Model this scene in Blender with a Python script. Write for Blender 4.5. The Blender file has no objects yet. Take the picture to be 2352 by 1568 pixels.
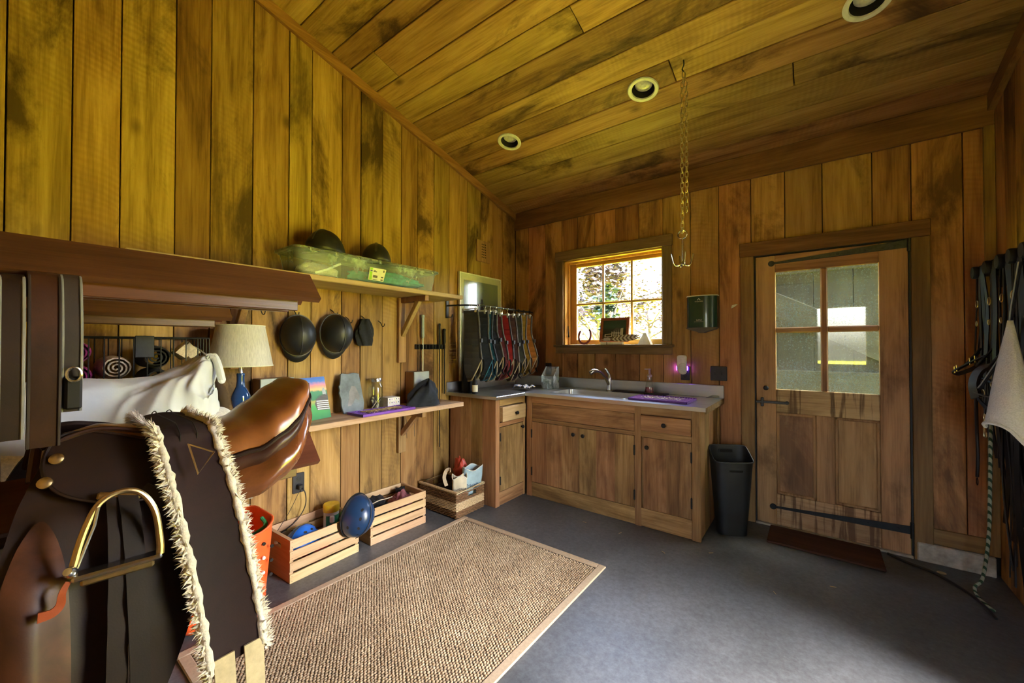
import bpy, bmesh, math, random
from mathutils import Vector, Matrix, noise

random.seed(7)
S = bpy.context.scene
COL = S.collection
PI = math.pi
V = Vector

# ------------------------------------------------------------------ camera
cam = bpy.data.objects.new('camera', bpy.data.cameras.new('camera'))
COL.objects.link(cam)
cam.data.lens = 14.0
cam.data.sensor_width = 36.0
cam.data.clip_start = 0.02
cam.location = (0, 0, 1.36)
cam.rotation_euler = (math.radians(90.7), 0, math.radians(37.4))
S.camera = cam

# ------------------------------------------------------------------ light
W = bpy.data.worlds.new('sky'); S.world = W
W.use_nodes = True
_n = W.node_tree.nodes; _l = W.node_tree.links
_bg = _n['Background']
_sky = _n.new('ShaderNodeTexSky')
_sky.sky_type = 'NISHITA'
_sky.sun_disc = False
_sky.sun_elevation = math.radians(59)
_sky.sun_rotation = math.radians(80)
_sky.air_density = 1.0
_sky.dust_density = 5.0
_sky.ozone_density = 1.0
_l.new(_sky.outputs[0], _bg.inputs[0])
_bg.inputs[1].default_value = 2.0
sun_data = bpy.data.lights.new('sun', 'SUN')
sun = bpy.data.objects.new('sun', sun_data); COL.objects.link(sun)
sun_data.energy = 15.5
sun_data.angle = math.radians(0.6)
sun_data.color = (1.0, 0.93, 0.80)
sun.rotation_euler = V((-0.50, -0.12, -0.86)).to_track_quat('-Z', 'Y').to_euler()
sun.location = (8, 2, 12)

def portal(name, loc, size_y, size_z, direction):
    d = bpy.data.lights.new(name, 'AREA'); d.shape = 'RECTANGLE'
    d.size = size_y; d.size_y = size_z; d.cycles.is_portal = True
    o = bpy.data.objects.new(name, d); COL.objects.link(o)
    o.location = loc; o.rotation_euler = V(direction).to_track_quat('-Z', 'Z').to_euler()
portal('doorway_portal', (1.02, 1.80, 1.08), .92, 2.2, (-1, 0, 0))
portal('window_portal', (-1.58, 3.85, 1.81), 1.05, 0.9, (0, -1, 0))

S.view_settings.view_transform = 'Standard'
S.view_settings.look = 'None'
S.view_settings.gamma = 1.0
S.view_settings.use_curve_mapping = False
S.view_settings.exposure = 2.3
S.cycles.use_denoising = True
S.cycles.use_adaptive_sampling = True
S.cycles.adaptive_threshold = 0.04
S.cycles.max_bounces = 8
S.cycles.diffuse_bounces = 5
S.cycles.glossy_bounces = 3
S.cycles.transparent_max_bounces = 10
S.cycles.caustics_reflective = False
S.cycles.caustics_refractive = False
S.cycles.sample_clamp_indirect = 12.0

# ------------------------------------------------------------------ materials
MATS = {}
def newmat(name):
    m = bpy.data.materials.new(name); m.use_nodes = True
    MATS[name] = m
    nt = m.node_tree
    return m, nt, nt.nodes['Principled BSDF']
def N(nt, t, **kw):
    n = nt.nodes.new('ShaderNode' + t)
    for k, v in kw.items():
        if k.startswith('i_'):
            n.inputs[k[2:].replace('_', ' ')].default_value = v
        else:
            setattr(n, k, v)
    return n
def LK(nt, a, b): nt.links.new(a, b)
def ramp(nt, fac, stops):
    r = nt.nodes.new('ShaderNodeValToRGB')
    el = r.color_ramp.elements
    while len(el) < len(stops): el.new(0.5)
    for e, (p, c) in zip(el, stops):
        e.position = p; e.color = (*c, 1) if len(c) == 3 else c
    LK(nt, fac, r.inputs[0]); return r.outputs[0]
def mixc(nt, fac, a, b, mode='MIX'):
    m = nt.nodes.new('ShaderNodeMix'); m.data_type = 'RGBA'; m.blend_type = mode
    for s, x in ((m.inputs[0], fac), (m.inputs[6], a), (m.inputs[7], b)):
        if hasattr(x, 'links'): LK(nt, x, s)
        elif isinstance(x, (int, float)): s.default_value = x
        else: s.default_value = (*x, 1)
    return m.outputs[2]
def mth(nt, op, a, b=None, c=None):
    m = nt.nodes.new('ShaderNodeMath'); m.operation = op
    for i, x in enumerate((a, b, c)):
        if x is None: continue
        if hasattr(x, 'links'): LK(nt, x, m.inputs[i])
        else: m.inputs[i].default_value = x
    return m.outputs[0]
def bumpn(nt, bsdf, h, strength, dist=0.01):
    b = N(nt, 'Bump'); b.inputs['Strength'].default_value = strength; b.inputs['Distance'].default_value = dist
    LK(nt, h, b.inputs['Height']); LK(nt, b.outputs[0], bsdf.inputs['Normal'])
def objco(nt, rnd=True):
    tc = N(nt, 'TexCoord'); out = tc.outputs['Object']
    if not rnd: return out, None
    oi = N(nt, 'ObjectInfo')
    vm = N(nt, 'VectorMath', operation='SCALE'); vm.inputs[0].default_value = (31, 17, 23)
    LK(nt, oi.outputs['Random'], vm.inputs['Scale'])
    va = N(nt, 'VectorMath', operation='ADD'); LK(nt, out, va.inputs[0]); LK(nt, vm.outputs[0], va.inputs[1])
    return va.outputs[0], oi.outputs['Random']
def mapping(nt, v, sc, rot=(0, 0, 0), loc=(0, 0, 0)):
    m = N(nt, 'Mapping'); m.inputs['Scale'].default_value = sc; m.inputs['Rotation'].default_value = rot
    m.inputs['Location'].default_value = loc
    LK(nt, v, m.inputs['Vector']); return m.outputs[0]
def noisen(nt, v, scale, detail=4, rough=.55, dist=0):
    n = N(nt, 'TexNoise'); n.inputs['Scale'].default_value = scale; n.inputs['Detail'].default_value = detail
    n.inputs['Roughness'].default_value = rough; n.inputs['Distortion'].default_value = dist
    LK(nt, v, n.inputs['Vector']); return n.outputs[0]
AX = {'X': 0, 'Y': 1, 'Z': 2}
def axs(axis, along, across=1.0):
    s = [across] * 3; s[AX[axis]] = along; return tuple(s)

def wood(name, cd, cm, cl, axis='Z', rough=.62, saw=.35, stain=.6, knots=.7, var=.35, scale=1.0, bump=.35, cross=0.0):
    m, nt, b = newmat(name)
    v, rnd = objco(nt)
    n1 = noisen(nt, mapping(nt, v, axs(axis, .11)), 9 * scale, 5, .6, .9)
    n2 = noisen(nt, mapping(nt, v, axs(axis, .035)), 95 * scale, 3, .6)
    fac = mth(nt, 'ADD', mth(nt, 'MULTIPLY', n1, .68), mth(nt, 'MULTIPLY', n2, .32))
    col = ramp(nt, fac, [(.34, cd), (.5, cm), (.66, cl)])
    w = N(nt, 'TexWave', wave_type='BANDS', bands_direction=axis)
    w.inputs['Scale'].default_value = 10; w.inputs['Distortion'].default_value = 7; w.inputs['Detail'].default_value = 3
    w.inputs['Detail Scale'].default_value = .5
    ro, _ = objco(nt, False); sx = N(nt, 'SeparateXYZ'); LK(nt, ro, sx.inputs[0])
    acr = mth(nt, 'ADD', sx.outputs['XYZ'[(AX[axis] + 1) % 3]], sx.outputs['XYZ'[(AX[axis] + 2) % 3]])
    arc = mth(nt, 'MULTIPLY', mth(nt, 'MULTIPLY', mth(nt, 'ADD', acr, .25), mth(nt, 'ADD', acr, .25)), .55)
    cb_ = N(nt, 'CombineXYZ'); LK(nt, arc, cb_.inputs[axis])
    vv = N(nt, 'VectorMath', operation='ADD'); LK(nt, v, vv.inputs[0]); LK(nt, cb_.outputs[0], vv.inputs[1])
    LK(nt, vv.outputs[0], w.inputs['Vector'])
    saw_on = ramp(nt, mth(nt, 'FRACT', mth(nt, 'MULTIPLY', rnd, 13.7)), [(.35, (.15, .15, .15)), (.6, (1, 1, 1))])
    sm = mth(nt, 'MULTIPLY', noisen(nt, v, 1.7, 3), saw_on)
    sawf = mth(nt, 'MULTIPLY', mth(nt, 'MULTIPLY', w.outputs['Fac'], saw), ramp(nt, sm, [(.42, (0, 0, 0)), (.62, (1, 1, 1))]))
    col = mixc(nt, mth(nt, 'MULTIPLY', sawf, .55), col, cd)
    st = noisen(nt, mapping(nt, v, axs(axis, .38)), 2.1, 7, .68, .5)
    stf = mth(nt, 'MULTIPLY', ramp(nt, st, [(.53, (0, 0, 0)), (.64, (1, 1, 1))]), stain)
    col = mixc(nt, stf, col, tuple(c * .42 for c in cd))
    vo = N(nt, 'TexVoronoi'); vo.inputs['Scale'].default_value = 3.2
    LK(nt, mapping(nt, v, axs(axis, .55)), vo.inputs['Vector'])
    kn = mth(nt, 'MULTIPLY', ramp(nt, vo.outputs['Distance'], [(.03, (1, 1, 1)), (.11, (0, 0, 0))]), knots)
    col = mixc(nt, kn, col, tuple(c * .3 for c in cd))
    if cross:
        cx = noisen(nt, mapping(nt, v, axs(axis, 1.0, .06)), 26, 4, .6, .4)
        col = mixc(nt, mth(nt, 'MULTIPLY', ramp(nt, cx, [(.50, (0, 0, 0)), (.60, (1, 1, 1))]), cross), col, tuple(c * .55 for c in cd))
    hsv = N(nt, 'HueSaturation')
    LK(nt, mth(nt, 'ADD', mth(nt, 'MULTIPLY', rnd, var), 1 - var / 2), hsv.inputs['Value'])
    LK(nt, mth(nt, 'ADD', mth(nt, 'MULTIPLY', mth(nt, 'FRACT', mth(nt, 'MULTIPLY', rnd, 7.3)), .03), .487), hsv.inputs['Hue'])
    LK(nt, col, hsv.inputs['Color'])
    LK(nt, hsv.outputs[0], b.inputs['Base Color'])
    b.inputs['Roughness'].default_value = rough
    b.inputs['Specular IOR Level'].default_value = .3
    h = mth(nt, 'ADD', mth(nt, 'MULTIPLY', n2, .6), mth(nt, 'ADD', mth(nt, 'MULTIPLY', sawf, 1.2), mth(nt, 'MULTIPLY', n1, .5)))
    bumpn(nt, b, h, bump, .004)
    return m

def plain(name, col, rough=.5, metal=0, var=.12, nscale=30, bump=0, bdist=.002, spec=.5, coat=0, sheen=0, axis=None, emit=None):
    m, nt, b = newmat(name)
    v, rnd = objco(nt)
    if axis: v = mapping(nt, v, axs(axis, .05))
    n = noisen(nt, v, nscale, 4, .6)
    c = mixc(nt, ramp(nt, n, [(.3, (0, 0, 0)), (.7, (1, 1, 1))]), tuple(min(1, x * (1 - var)) for x in col), tuple(min(1, x * (1 + var)) for x in col))
    LK(nt, c, b.inputs['Base Color'])
    b.inputs['Roughness'].default_value = rough; b.inputs['Metallic'].default_value = metal
    b.inputs['Specular IOR Level'].default_value = spec
    b.inputs['Coat Weight'].default_value = coat
    b.inputs['Sheen Weight'].default_value = sheen
    if bump: bumpn(nt, b, n, bump, bdist)
    if emit:
        b.inputs['Emission Color'].default_value = (*emit[0], 1); b.inputs['Emission Strength'].default_value = emit[1]
    return m

OAKD, OAKM, OAKL = (.15, .072, .018), (.34, .19, .055), (.47, .285, .098)
wood('oak_wall', OAKD, OAKM, OAKL, 'Z', saw=.5, stain=.95, var=.5)
wood('oak_ceiling', (.185, .09, .023), (.40, .225, .066), (.54, .33, .112), 'X', saw=.4, stain=.95, var=.55)
wood('oak_back', (.20, .092, .030), (.40, .20, .066), (.53, .295, .108), 'Z', saw=.3, stain=.8, var=.45)
wood('oak_trim_y', (.16, .08, .025), (.27, .14, .045), (.36, .2, .07), 'Y', saw=.1, stain=.2, knots=.2)
wood('oak_trim_x', (.14, .065, .022), (.235, .118, .042), (.32, .17, .065), 'X', saw=.1, stain=.3, knots=.5)
wood('oak_trim_z', (.14, .068, .024), (.235, .122, .045), (.32, .18, .07), 'Z', saw=.1, stain=.3, knots=.3)
wood('casing_x', (.13, .08, .034), (.23, .145, .065), (.32, .205, .10), 'X', saw=.1, stain=.2, knots=.2)
wood('casing_z', (.13, .08, .034), (.23, .145, .065), (.32, .205, .10), 'Z', saw=.1, stain=.2, knots=.2)
wood('sash_x', (.42, .23, .055), (.58, .34, .085), (.68, .42, .12), 'X', saw=0, stain=0, knots=0, rough=.4)
wood('sash_z', (.42, .23, .055), (.58, .34, .085), (.68, .42, .12), 'Z', saw=0, stain=0, knots=0, rough=.4)
wood('door_z', (.20, .105, .042), (.42, .24, .10), (.54, .33, .15), 'Z', saw=0, stain=.6, knots=.1, var=.15)
wood('door_x', (.20, .105, .042), (.42, .24, .10), (.54, .33, .15), 'X', saw=0, stain=.2, knots=.1, var=.15)
wood('door_worn', (.20, .095, .036), (.50, .32, .15), (.62, .43, .22), 'X', saw=0, stain=.3, knots=0, cross=.85, var=.1)
wood('cab_z', (.16, .078, .029), (.32, .175, .070), (.50, .30, .13), 'Z', saw=0, stain=.5, knots=.2, var=.3)
wood('cab_x', (.16, .078, .029), (.32, .175, .070), (.50, .30, .13), 'X', saw=0, stain=.5, knots=.2, var=.3)
wood('cab_y', (.16, .078, .029), (.32, .175, .070), (.50, .30, .13), 'Y', saw=0, stain=.3, knots=.2, var=.3)
wood('shelf_y', (.30, .185, .09), (.46, .31, .17), (.56, .40, .24), 'Y', saw=.2, stain=.15, knots=.3)
wood('bracket_z', (.20, .11, .045), (.34, .20, .085), (.44, .28, .13), 'Z', saw=.1, stain=.1, knots=.1)
wood('rack_y', (.050, .017, .007), (.090, .031, .013), (.13, .047, .021), 'Y', saw=0, stain=.2, knots=0, rough=.36)
wood('pine_y', (.38, .24, .11), (.50, .335, .17), (.58, .41, .225), 'Y', saw=0, stain=.06, knots=.25, var=.15, rough=.6)
wood('pine_x', (.37, .23, .105), (.47, .31, .16), (.55, .385, .21), 'X', saw=0, stain=.06, knots=.2, var=.15, rough=.6)
wood('mat_x', (.05, .016, .010), (.085, .028, .017), (.12, .04, .026), 'X', saw=0, stain=.2, knots=0, rough=.7)
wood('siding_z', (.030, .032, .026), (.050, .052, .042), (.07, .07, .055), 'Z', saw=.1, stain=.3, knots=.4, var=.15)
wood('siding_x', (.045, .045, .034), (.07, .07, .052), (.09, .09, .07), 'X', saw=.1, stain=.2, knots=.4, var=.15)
wood('frame_orange_x', (.25, .09, .03), (.36, .14, .045), (.45, .19, .06), 'X', saw=0, stain=0, knots=0, rough=.35)
wood('box_side', (.17, .075, .03), (.27, .125, .05), (.34, .165, .07), 'Z', saw=0, stain=0, knots=0, rough=.45, var=.1)

plain('backing', (.012, .008, .005), .9)
plain('iron_black', (.018, .018, .018), .5, .6, .2, 60, .2)
plain('iron_grey', (.07, .07, .068), .55, .7, .3, 50, .3)
plain('steel', (.60, .62, .62), .30, 1.0, .12, 14, .05, axis='X')
plain('steel_bright', (.62, .61, .58), .25, 1.0, .08, 30)
plain('brass', (.50, .36, .17), .35, 1.0, .15, 30)
plain('chain_metal', (.62, .52, .32), .4, 1.0, .3, 80)
plain('plastic_black', (.009, .009, .010), .38, 0, .2, 20)
plain('plastic_black_matte', (.010, .011, .012), .62, 0, .3, 60, .1)
plain('can_plastic', (.009, .010, .012), .5, 0, .35, 9)
plain('plate_dark', (.035, .034, .04), .3, .3, .1)
plain('white_plastic', (.80, .80, .78), .4)
plain('white_paint', (.78, .79, .72), .45)
plain('orange_rubber', (.85, .115, .018), .55, 0, .06, 20)
plain('blue_shell', (.009, .033, .09), .33, 0, .1, 10, coat=.2)
plain('blue_bright', (.010, .13, .55), .4, 0, .1, 10)
plain('helmet_black', (.011, .012, .013), .48, 0, .3, 300, .25, .001)
plain('helmet_trim', (.05, .05, .055), .35, .1)
plain('fabric_black', (.006, .006, .007), .9, 0, .4, 60, .3, .003)
plain('fabric_navy_black', (.007, .009, .014), .9, 0, .4, 40, .3, .003)
plain('fabric_pink', (.24, .075, .085), .85, 0, .2, 40, .3, .003)
plain('fabric_grey', (.08, .075, .07), .9, 0, .3, 40, .3, .003)
plain('cover_white', (.56, .57, .56), .75, 0, .07, 8, .15, .004, sheen=.2)
plain('fleece_cream', (.70, .63, .50), .95, 0, .2, 120, .6, .004, sheen=.3)
plain('towel_white', (.60, .60, .58), .95, 0, .12, 160, .7, .004)
plain('wrap_purple', (.26, .022, .14), .95, 0, .25, 90, .5, .004)
plain('wrap_cream', (.55, .46, .33), .95, 0, .25, 90, .5, .004)
plain('wrap_black', (.012, .011, .010), .95, 0, .4, 90, .5, .004)
plain('ceramic_blue', (.010, .045, .16), .12, 0, .1, 8, coat=.6)
plain('lampshade', (.50, .475, .40), .9, 0, .16, 160, .35, .002, axis='Z')
plain('slate_pale', (.21, .20, .195), .8, 0, .25, 12, .6, .006)
plain('slate', (.14, .165, .175), .75, 0, .3, 12, .8, .006)
plain('purple_plastic', (.17, .055, .36), .45, 0, .1)
plain('purple_light', (.42, .17, .55), .45, 0, .1)
plain('gold_letters', (.55, .40, .16), .55, 0, .2)
plain('cream_letters', (.80, .74, .62), .6)
plain('box_grey', (.33, .37, .37), .6, 0, .08)
plain('box_white', (.72, .70, .66), .6)
plain('cardboard', (.5, .4, .27), .8)
plain('yellow_plastic', (.85, .58, .02), .4)
plain('green_label', (.05, .36, .17), .5)
plain('lime', (.30, .62, .02), .5)
plain('teal', (.04, .27, .25), .7, 0, .3, 30)
plain('concrete_curb', (.42, .38, .30), .9, 0, .35, 16, .5, .006)
plain('radio_black', (.02, .024, .03), .5, 0, .2)
plain('radio_grey', (.10, .125, .15), .5, 0, .1)
plain('dispenser_green', (.014, .048, .036), .22, 0, .12, 6, coat=.3)
plain('dispenser_grey', (.10, .085, .07), .5)
plain('rust', (.20, .045, .03), .7, 0, .3, 60, .3)
plain('feather', (.17, .12, .07), .8, 0, .6, 60)
plain('wicker_brown', (.17, .085, .03), .65, 0, .35, 80, .3)
plain('wicker_cream', (.56, .42, .23), .65, 0, .25, 80, .3)
plain('bag_cream', (.62, .56, .40), .5, 0, .12, 14)
plain('bag_blue', (.34, .48, .53), .4, 0, .15, 14)
plain('bag_red', (.42, .05, .025), .4, 0, .35, 20)
plain('bag_silver', (.36, .34, .31), .4, .3, .3, 26, .4, .004)
plain('print_dark', (.06, .06, .055), .6)
plain('print_blue', (.06, .10, .18), .6)
plain('print_white', (.80, .82, .78), .5)
plain('rug_border', (.42, .32, .20), .9, 0, .12, 90, .4, .002)
plain('rug_base', (.11, .085, .055), .95)
plain('soap_pink', (.42, .10, .13), .2)
plain('pump_pink', (.60, .45, .44), .4)
plain('elastic_tan', (.50, .40, .22), .8, 0, .15, 60, .2)
plain('brush_pale', (.30, .36, .36), .45)
plain('cream_mat', (.66, .67, .50), .6, 0, .05)
plain('led_purple', (.3, .1, .9), .4, emit=((.28, .05, 1.0), 9.0))
plain('bulb', (.66, .64, .58), .3, .0, .2, 60, coat=.3)
plain('baffle', (.03, .03, .03), .8)
plain('white_trim', (.74, .76, .70), .45)
plain('rod_black', (.02, .022, .02), .35, .5)
plain('hanger_clear', (.55, .57, .55), .25, .3)
plain('cord', (.014, .013, .012), .5)
plain('green_thing', (.04, .45, .16), .5)
plain('red_thing', (.5, .03, .03), .5)
plain('pad_inner', (.035, .035, .037), .95, 0, .4, 120, .5, .003)
plain('piping_cream', (.36, .30, .20), .7)
plain('tree_bark', (.05, .04, .03), .9)
plain('stone_tan', (.48, .36, .17), .8)
plain('mirrorback', (.05, .05, .05), .9)

def leather(name, col, rough=.36, var=.3, coat=.25):
    m, nt, b = newmat(name)
    v, rnd = objco(nt)
    n = noisen(nt, v, 7, 5, .6, .5)
    c = mixc(nt, ramp(nt, n, [(.32, (0, 0, 0)), (.68, (1, 1, 1))]), tuple(x * (1 - var) for x in col), tuple(x * (1 + var) for x in col))
    LK(nt, c, b.inputs['Base Color'])
    f = noisen(nt, v, 340, 2, .5)
    LK(nt, mth(nt, 'ADD', mth(nt, 'MULTIPLY', n, .25), rough - .1), b.inputs['Roughness'])
    b.inputs['Coat Weight'].default_value = coat; b.inputs['Coat Roughness'].default_value = .25
    b.inputs['Specular IOR Level'].default_value = .5 if coat > .2 else .3
    bumpn(nt, b, f, .12, .001)
    return m
leather('leather_tan', (.225, .075, .018), .28, .3, .5)
leather('leather_panel', (.17, .052, .014), .24, .35, .6)
leather('leather_dark', (.017, .0060, .0028), .55, .4, 0)
leather('leather_mid', (.042, .0135, .006), .42, .45, .12)
leather('leather_knee', (.070, .021, .0075), .5, .55, .05)
leather('leather_black', (.009, .007, .006), .5, .4, .05)
leather('leather_strap', (.014, .0072, .0046), .6, .4, 0)
leather('leather_girth', (.020, .0085, .008), .8, .35, 0)
leather('leather_grey', (.034, .022, .019), .5, .35, .05)
leather('leather_orange', (.30, .055, .012), .6, .3, 0)

def quilt(name, col, rough=.75, coat=0):
    m, nt, b = newmat(name)
    v, rnd = objco(nt)
    n = noisen(nt, v, 140, 3, .6)
    LK(nt, mixc(nt, n, tuple(x * .75 for x in col), tuple(min(1, x * 1.25) for x in col)), b.inputs['Base Color'])
    b.inputs['Roughness'].default_value = rough; b.inputs['Sheen Weight'].default_value = .25
    w1 = N(nt, 'TexWave', wave_type='BANDS', bands_direction='Z'); w1.inputs['Scale'].default_value = 5.5
    LK(nt, v, w1.inputs['Vector'])
    bumpn(nt, b, mth(nt, 'ADD', mth(nt, 'POWER', w1.outputs['Fac'], .4), mth(nt, 'MULTIPLY', n, .2)), .6, .01)
    return m
PADCOL = [('charcoal', (.020, .019, .018)), ('navy', (.006, .012, .026)), ('teal_blue', (.006, .10, .17)), ('plum_navy', (.016, .015, .028)),
          ('maroon', (.13, .014, .026)), ('red', (.34, .008, .018)), ('grey_plum', (.075, .042, .05)), ('grey_green', (.055, .07, .06)),
          ('yellow', (.42, .26, .03)), ('orange', (.45, .20, .05))]
for n_, c_ in PADCOL: quilt('quilt_' + n_, c_)

def glass(name, tint=(1, 1, 1), gloss=.06, dust=0, dustcol=(.5, .55, .55), dscale=60, rough=.02):
    m = bpy.data.materials.new(name); m.use_nodes = True; MATS[name] = m
    nt = m.node_tree; nt.nodes.remove(nt.nodes['Principled BSDF'])
    out = nt.nodes['Material Output']
    tr = N(nt, 'BsdfTransparent'); tr.inputs[0].default_value = (*tint, 1)
    gl = N(nt, 'BsdfGlossy'); gl.inputs['Roughness'].default_value = rough
    lw = N(nt, 'LayerWeight'); lw.inputs['Blend'].default_value = .5
    mx = N(nt, 'MixShader'); LK(nt, mth(nt, 'ADD', mth(nt, 'MULTIPLY', mth(nt, 'POWER', lw.outputs['Facing'], 5.0), .9), gloss + .04), mx.inputs[0])
    LK(nt, tr.outputs[0], mx.inputs[1]); LK(nt, gl.outputs[0], mx.inputs[2])
    last = mx.outputs[0]
    if dust:
        v, _ = objco(nt, False)
        a = noisen(nt, v, dscale, 5, .75); c = noisen(nt, v, 3.0, 2)
        f = mth(nt, 'MULTIPLY', mth(nt, 'ADD', mth(nt, 'MULTIPLY', ramp(nt, a, [(.50, (0, 0, 0)), (.66, (1, 1, 1))]), .8), .35), mth(nt, 'MULTIPLY', ramp(nt, c, [(.3, (.3, .3, .3)), (.7, (1, 1, 1))]), dust))
        df = N(nt, 'BsdfDiffuse'); df.inputs[0].default_value = (*dustcol, 1)
        m2 = N(nt, 'MixShader'); LK(nt, f, m2.inputs[0]); LK(nt, last, m2.inputs[1]); LK(nt, df.outputs[0], m2.inputs[2])
        last = m2.outputs[0]
    LK(nt, last, out.inputs['Surface'])
    return m
glass('window_glass', (.96, .97, .97), .0, .03)
glass('door_glass', (.80, .86, .82), .05, .50, (.66, .74, .76), 85)
glass('jar_glass', (.86, .9, .88), .04)
glass('bin_plastic', (.86, .95, .94), .0, .55, (.66, .80, .78), 4, .4)
glass('bin_lid', (.82, .9, .85), .0, .75, (.60, .66, .60), 5, .4)
glass('clear_plastic', (.84, .90, .90), .05, .35, (.75, .8, .8), 6)
glass('frosted_scoop', (.88, .95, .96), .02, .75, (.80, .88, .88), 5, .3)

def concrete():
    m, nt, b = newmat('concrete_floor')
    v, _ = objco(nt, False)
    a = noisen(nt, v, 2.2, 8, .7); c = noisen(nt, v, 45, 5, .7); d = noisen(nt, v, 220, 2, .5)
    f = mth(nt, 'ADD', mth(nt, 'MULTIPLY', a, .5), mth(nt, 'MULTIPLY', c, .5))
    col = ramp(nt, f, [(.34, (.046, .049, .050)), (.5, (.088, .094, .098)), (.66, (.138, .147, .153))])
    sp = ramp(nt, noisen(nt, v, 300, 2, .5), [(.70, (0, 0, 0)), (.78, (1, 1, 1))])
    LK(nt, mixc(nt, mth(nt, 'MULTIPLY', sp, .5), col, (.3, .28, .24)), b.inputs['Base Color'])
    LK(nt, mth(nt, 'ADD', mth(nt, 'MULTIPLY', a, .3), .26), b.inputs['Roughness'])
    bumpn(nt, b, mth(nt, 'ADD', c, mth(nt, 'MULTIPLY', d, .4)), .12, .002)
concrete()
def grass():
    m, nt, b = newmat('lawn')
    v, _ = objco(nt, False)
    a = noisen(nt, v, .5, 6, .7); c = noisen(nt, v, 30, 4, .7)
    LK(nt, mixc(nt, mth(nt, 'ADD', mth(nt, 'MULTIPLY', a, .5), mth(nt, 'MULTIPLY', c, .5)), (.25, .265, .018), (.39, .375, .03)), b.inputs['Base Color'])
    b.inputs['Roughness'].default_value = 1; b.inputs['Specular IOR Level'].default_value = 0
grass()
def rugmat():
    m, nt, b = newmat('rug_sisal')
    v, _ = objco(nt, False)
    a = noisen(nt, v, 120, 2, .6); c = noisen(nt, v, 5, 4, .6); d = noisen(nt, v, 900, 2, .5)
    f = mth(nt, 'ADD', mth(nt, 'MULTIPLY', a, .6), mth(nt, 'MULTIPLY', c, .4))
    LK(nt, ramp(nt, f, [(.35, (.24, .16, .088)), (.5, (.375, .275, .158)), (.65, (.49, .38, .235))]), b.inputs['Base Color'])
    b.inputs['Roughness'].default_value = .95
    bumpn(nt, b, d, .5, .002)
rugmat()
def leafmat(name, c1, c2):
    m, nt, b = newmat(name)
    g = N(nt, 'NewGeometry')
    LK(nt, mixc(nt, g.outputs['Random Per Island'], c1, c2), b.inputs['Base Color'])
    b.inputs['Roughness'].default_value = .6
leafmat('leaf_pink', (.045, .020, .018), (.014, .010, .009))
leafmat('leaf_green', (.006, .03, .008), (.01, .018, .005))
def painting():
    # the flat picture of a sunset over a meadow (colour bands follow the height of the canvas)
    m, nt, b = newmat('painting_print')
    v, _ = objco(nt, False)
    sp = N(nt, 'SeparateXYZ'); LK(nt, v, sp.inputs[0])
    n = noisen(nt, v, 25, 5, .6); n2 = noisen(nt, v, 12, 4, .7)
    z = mth(nt, 'ADD', mth(nt, 'DIVIDE', sp.outputs['Z'], .26), .5)
    z = mth(nt, 'ADD', z, mth(nt, 'MULTIPLY', mth(nt, 'SUBTRACT', n, .5), .12))
    col = ramp(nt, z, [(.0, (.03, .20, .05)), (.30, (.06, .32, .06)), (.42, (.35, .32, .06)), (.47, (.03, .16, .05)), (.66, (.05, .22, .08)),
                       (.70, (.85, .42, .12)), (.80, (.80, .22, .16)), (.86, (.35, .16, .30)), (.92, (.03, .14, .45)), (1.0, (.02, .10, .40))])
    LK(nt, col, b.inputs['Base Color']); b.inputs['Roughness'].default_value = .4
painting()
def gradient(name, axis, size, stops, rough=.3, nz=.1, nscale=6):
    m, nt, b = newmat(name)
    v, _ = objco(nt, False)
    sp = N(nt, 'SeparateXYZ'); LK(nt, v, sp.inputs[0])
    n = noisen(nt, v, nscale, 5, .6)
    z = mth(nt, 'ADD', mth(nt, 'ADD', mth(nt, 'DIVIDE', sp.outputs[axis], size), .5), mth(nt, 'MULTIPLY', mth(nt, 'SUBTRACT', n, .5), nz))
    LK(nt, ramp(nt, z, stops), b.inputs['Base Color']); b.inputs['Roughness'].default_value = rough
gradient('rider_print', 'Z', .95, [(0, (.05, .055, .05)), (.3, (.07, .085, .075)), (.45, (.12, .15, .13)), (.7, (.22, .27, .22)), (1, (.28, .33, .27))], .12)
gradient('arena_print', 'Z', .22, [(0, (.12, .10, .05)), (.22, (.10, .09, .05)), (.3, (.03, .035, .025)), (.5, (.04, .05, .04)), (.62, (.05, .10, .08)), (1, (.03, .07, .05))], .25)
def stripes(name, c1, c2, axis, scale):
    m, nt, b = newmat(name)
    v, _ = objco(nt, False)
    w = N(nt, 'TexWave', wave_type='BANDS', bands_direction=axis); w.inputs['Scale'].default_value = scale
    w.inputs['Distortion'].default_value = 1.0
    LK(nt, v, w.inputs['Vector'])
    LK(nt, mixc(nt, ramp(nt, w.outputs['Fac'], [(.55, (0, 0, 0)), (.7, (1, 1, 1))]), c1, c2), b.inputs['Base Color'])
    b.inputs['Roughness'].default_value = .9
stripes('dishcloth', (.66, .63, .55), (.10, .14, .25), 'X', 9)
stripes('rope_green', (.30, .32, .22), (.015, .05, .02), 'DIAGONAL', 16)
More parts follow.
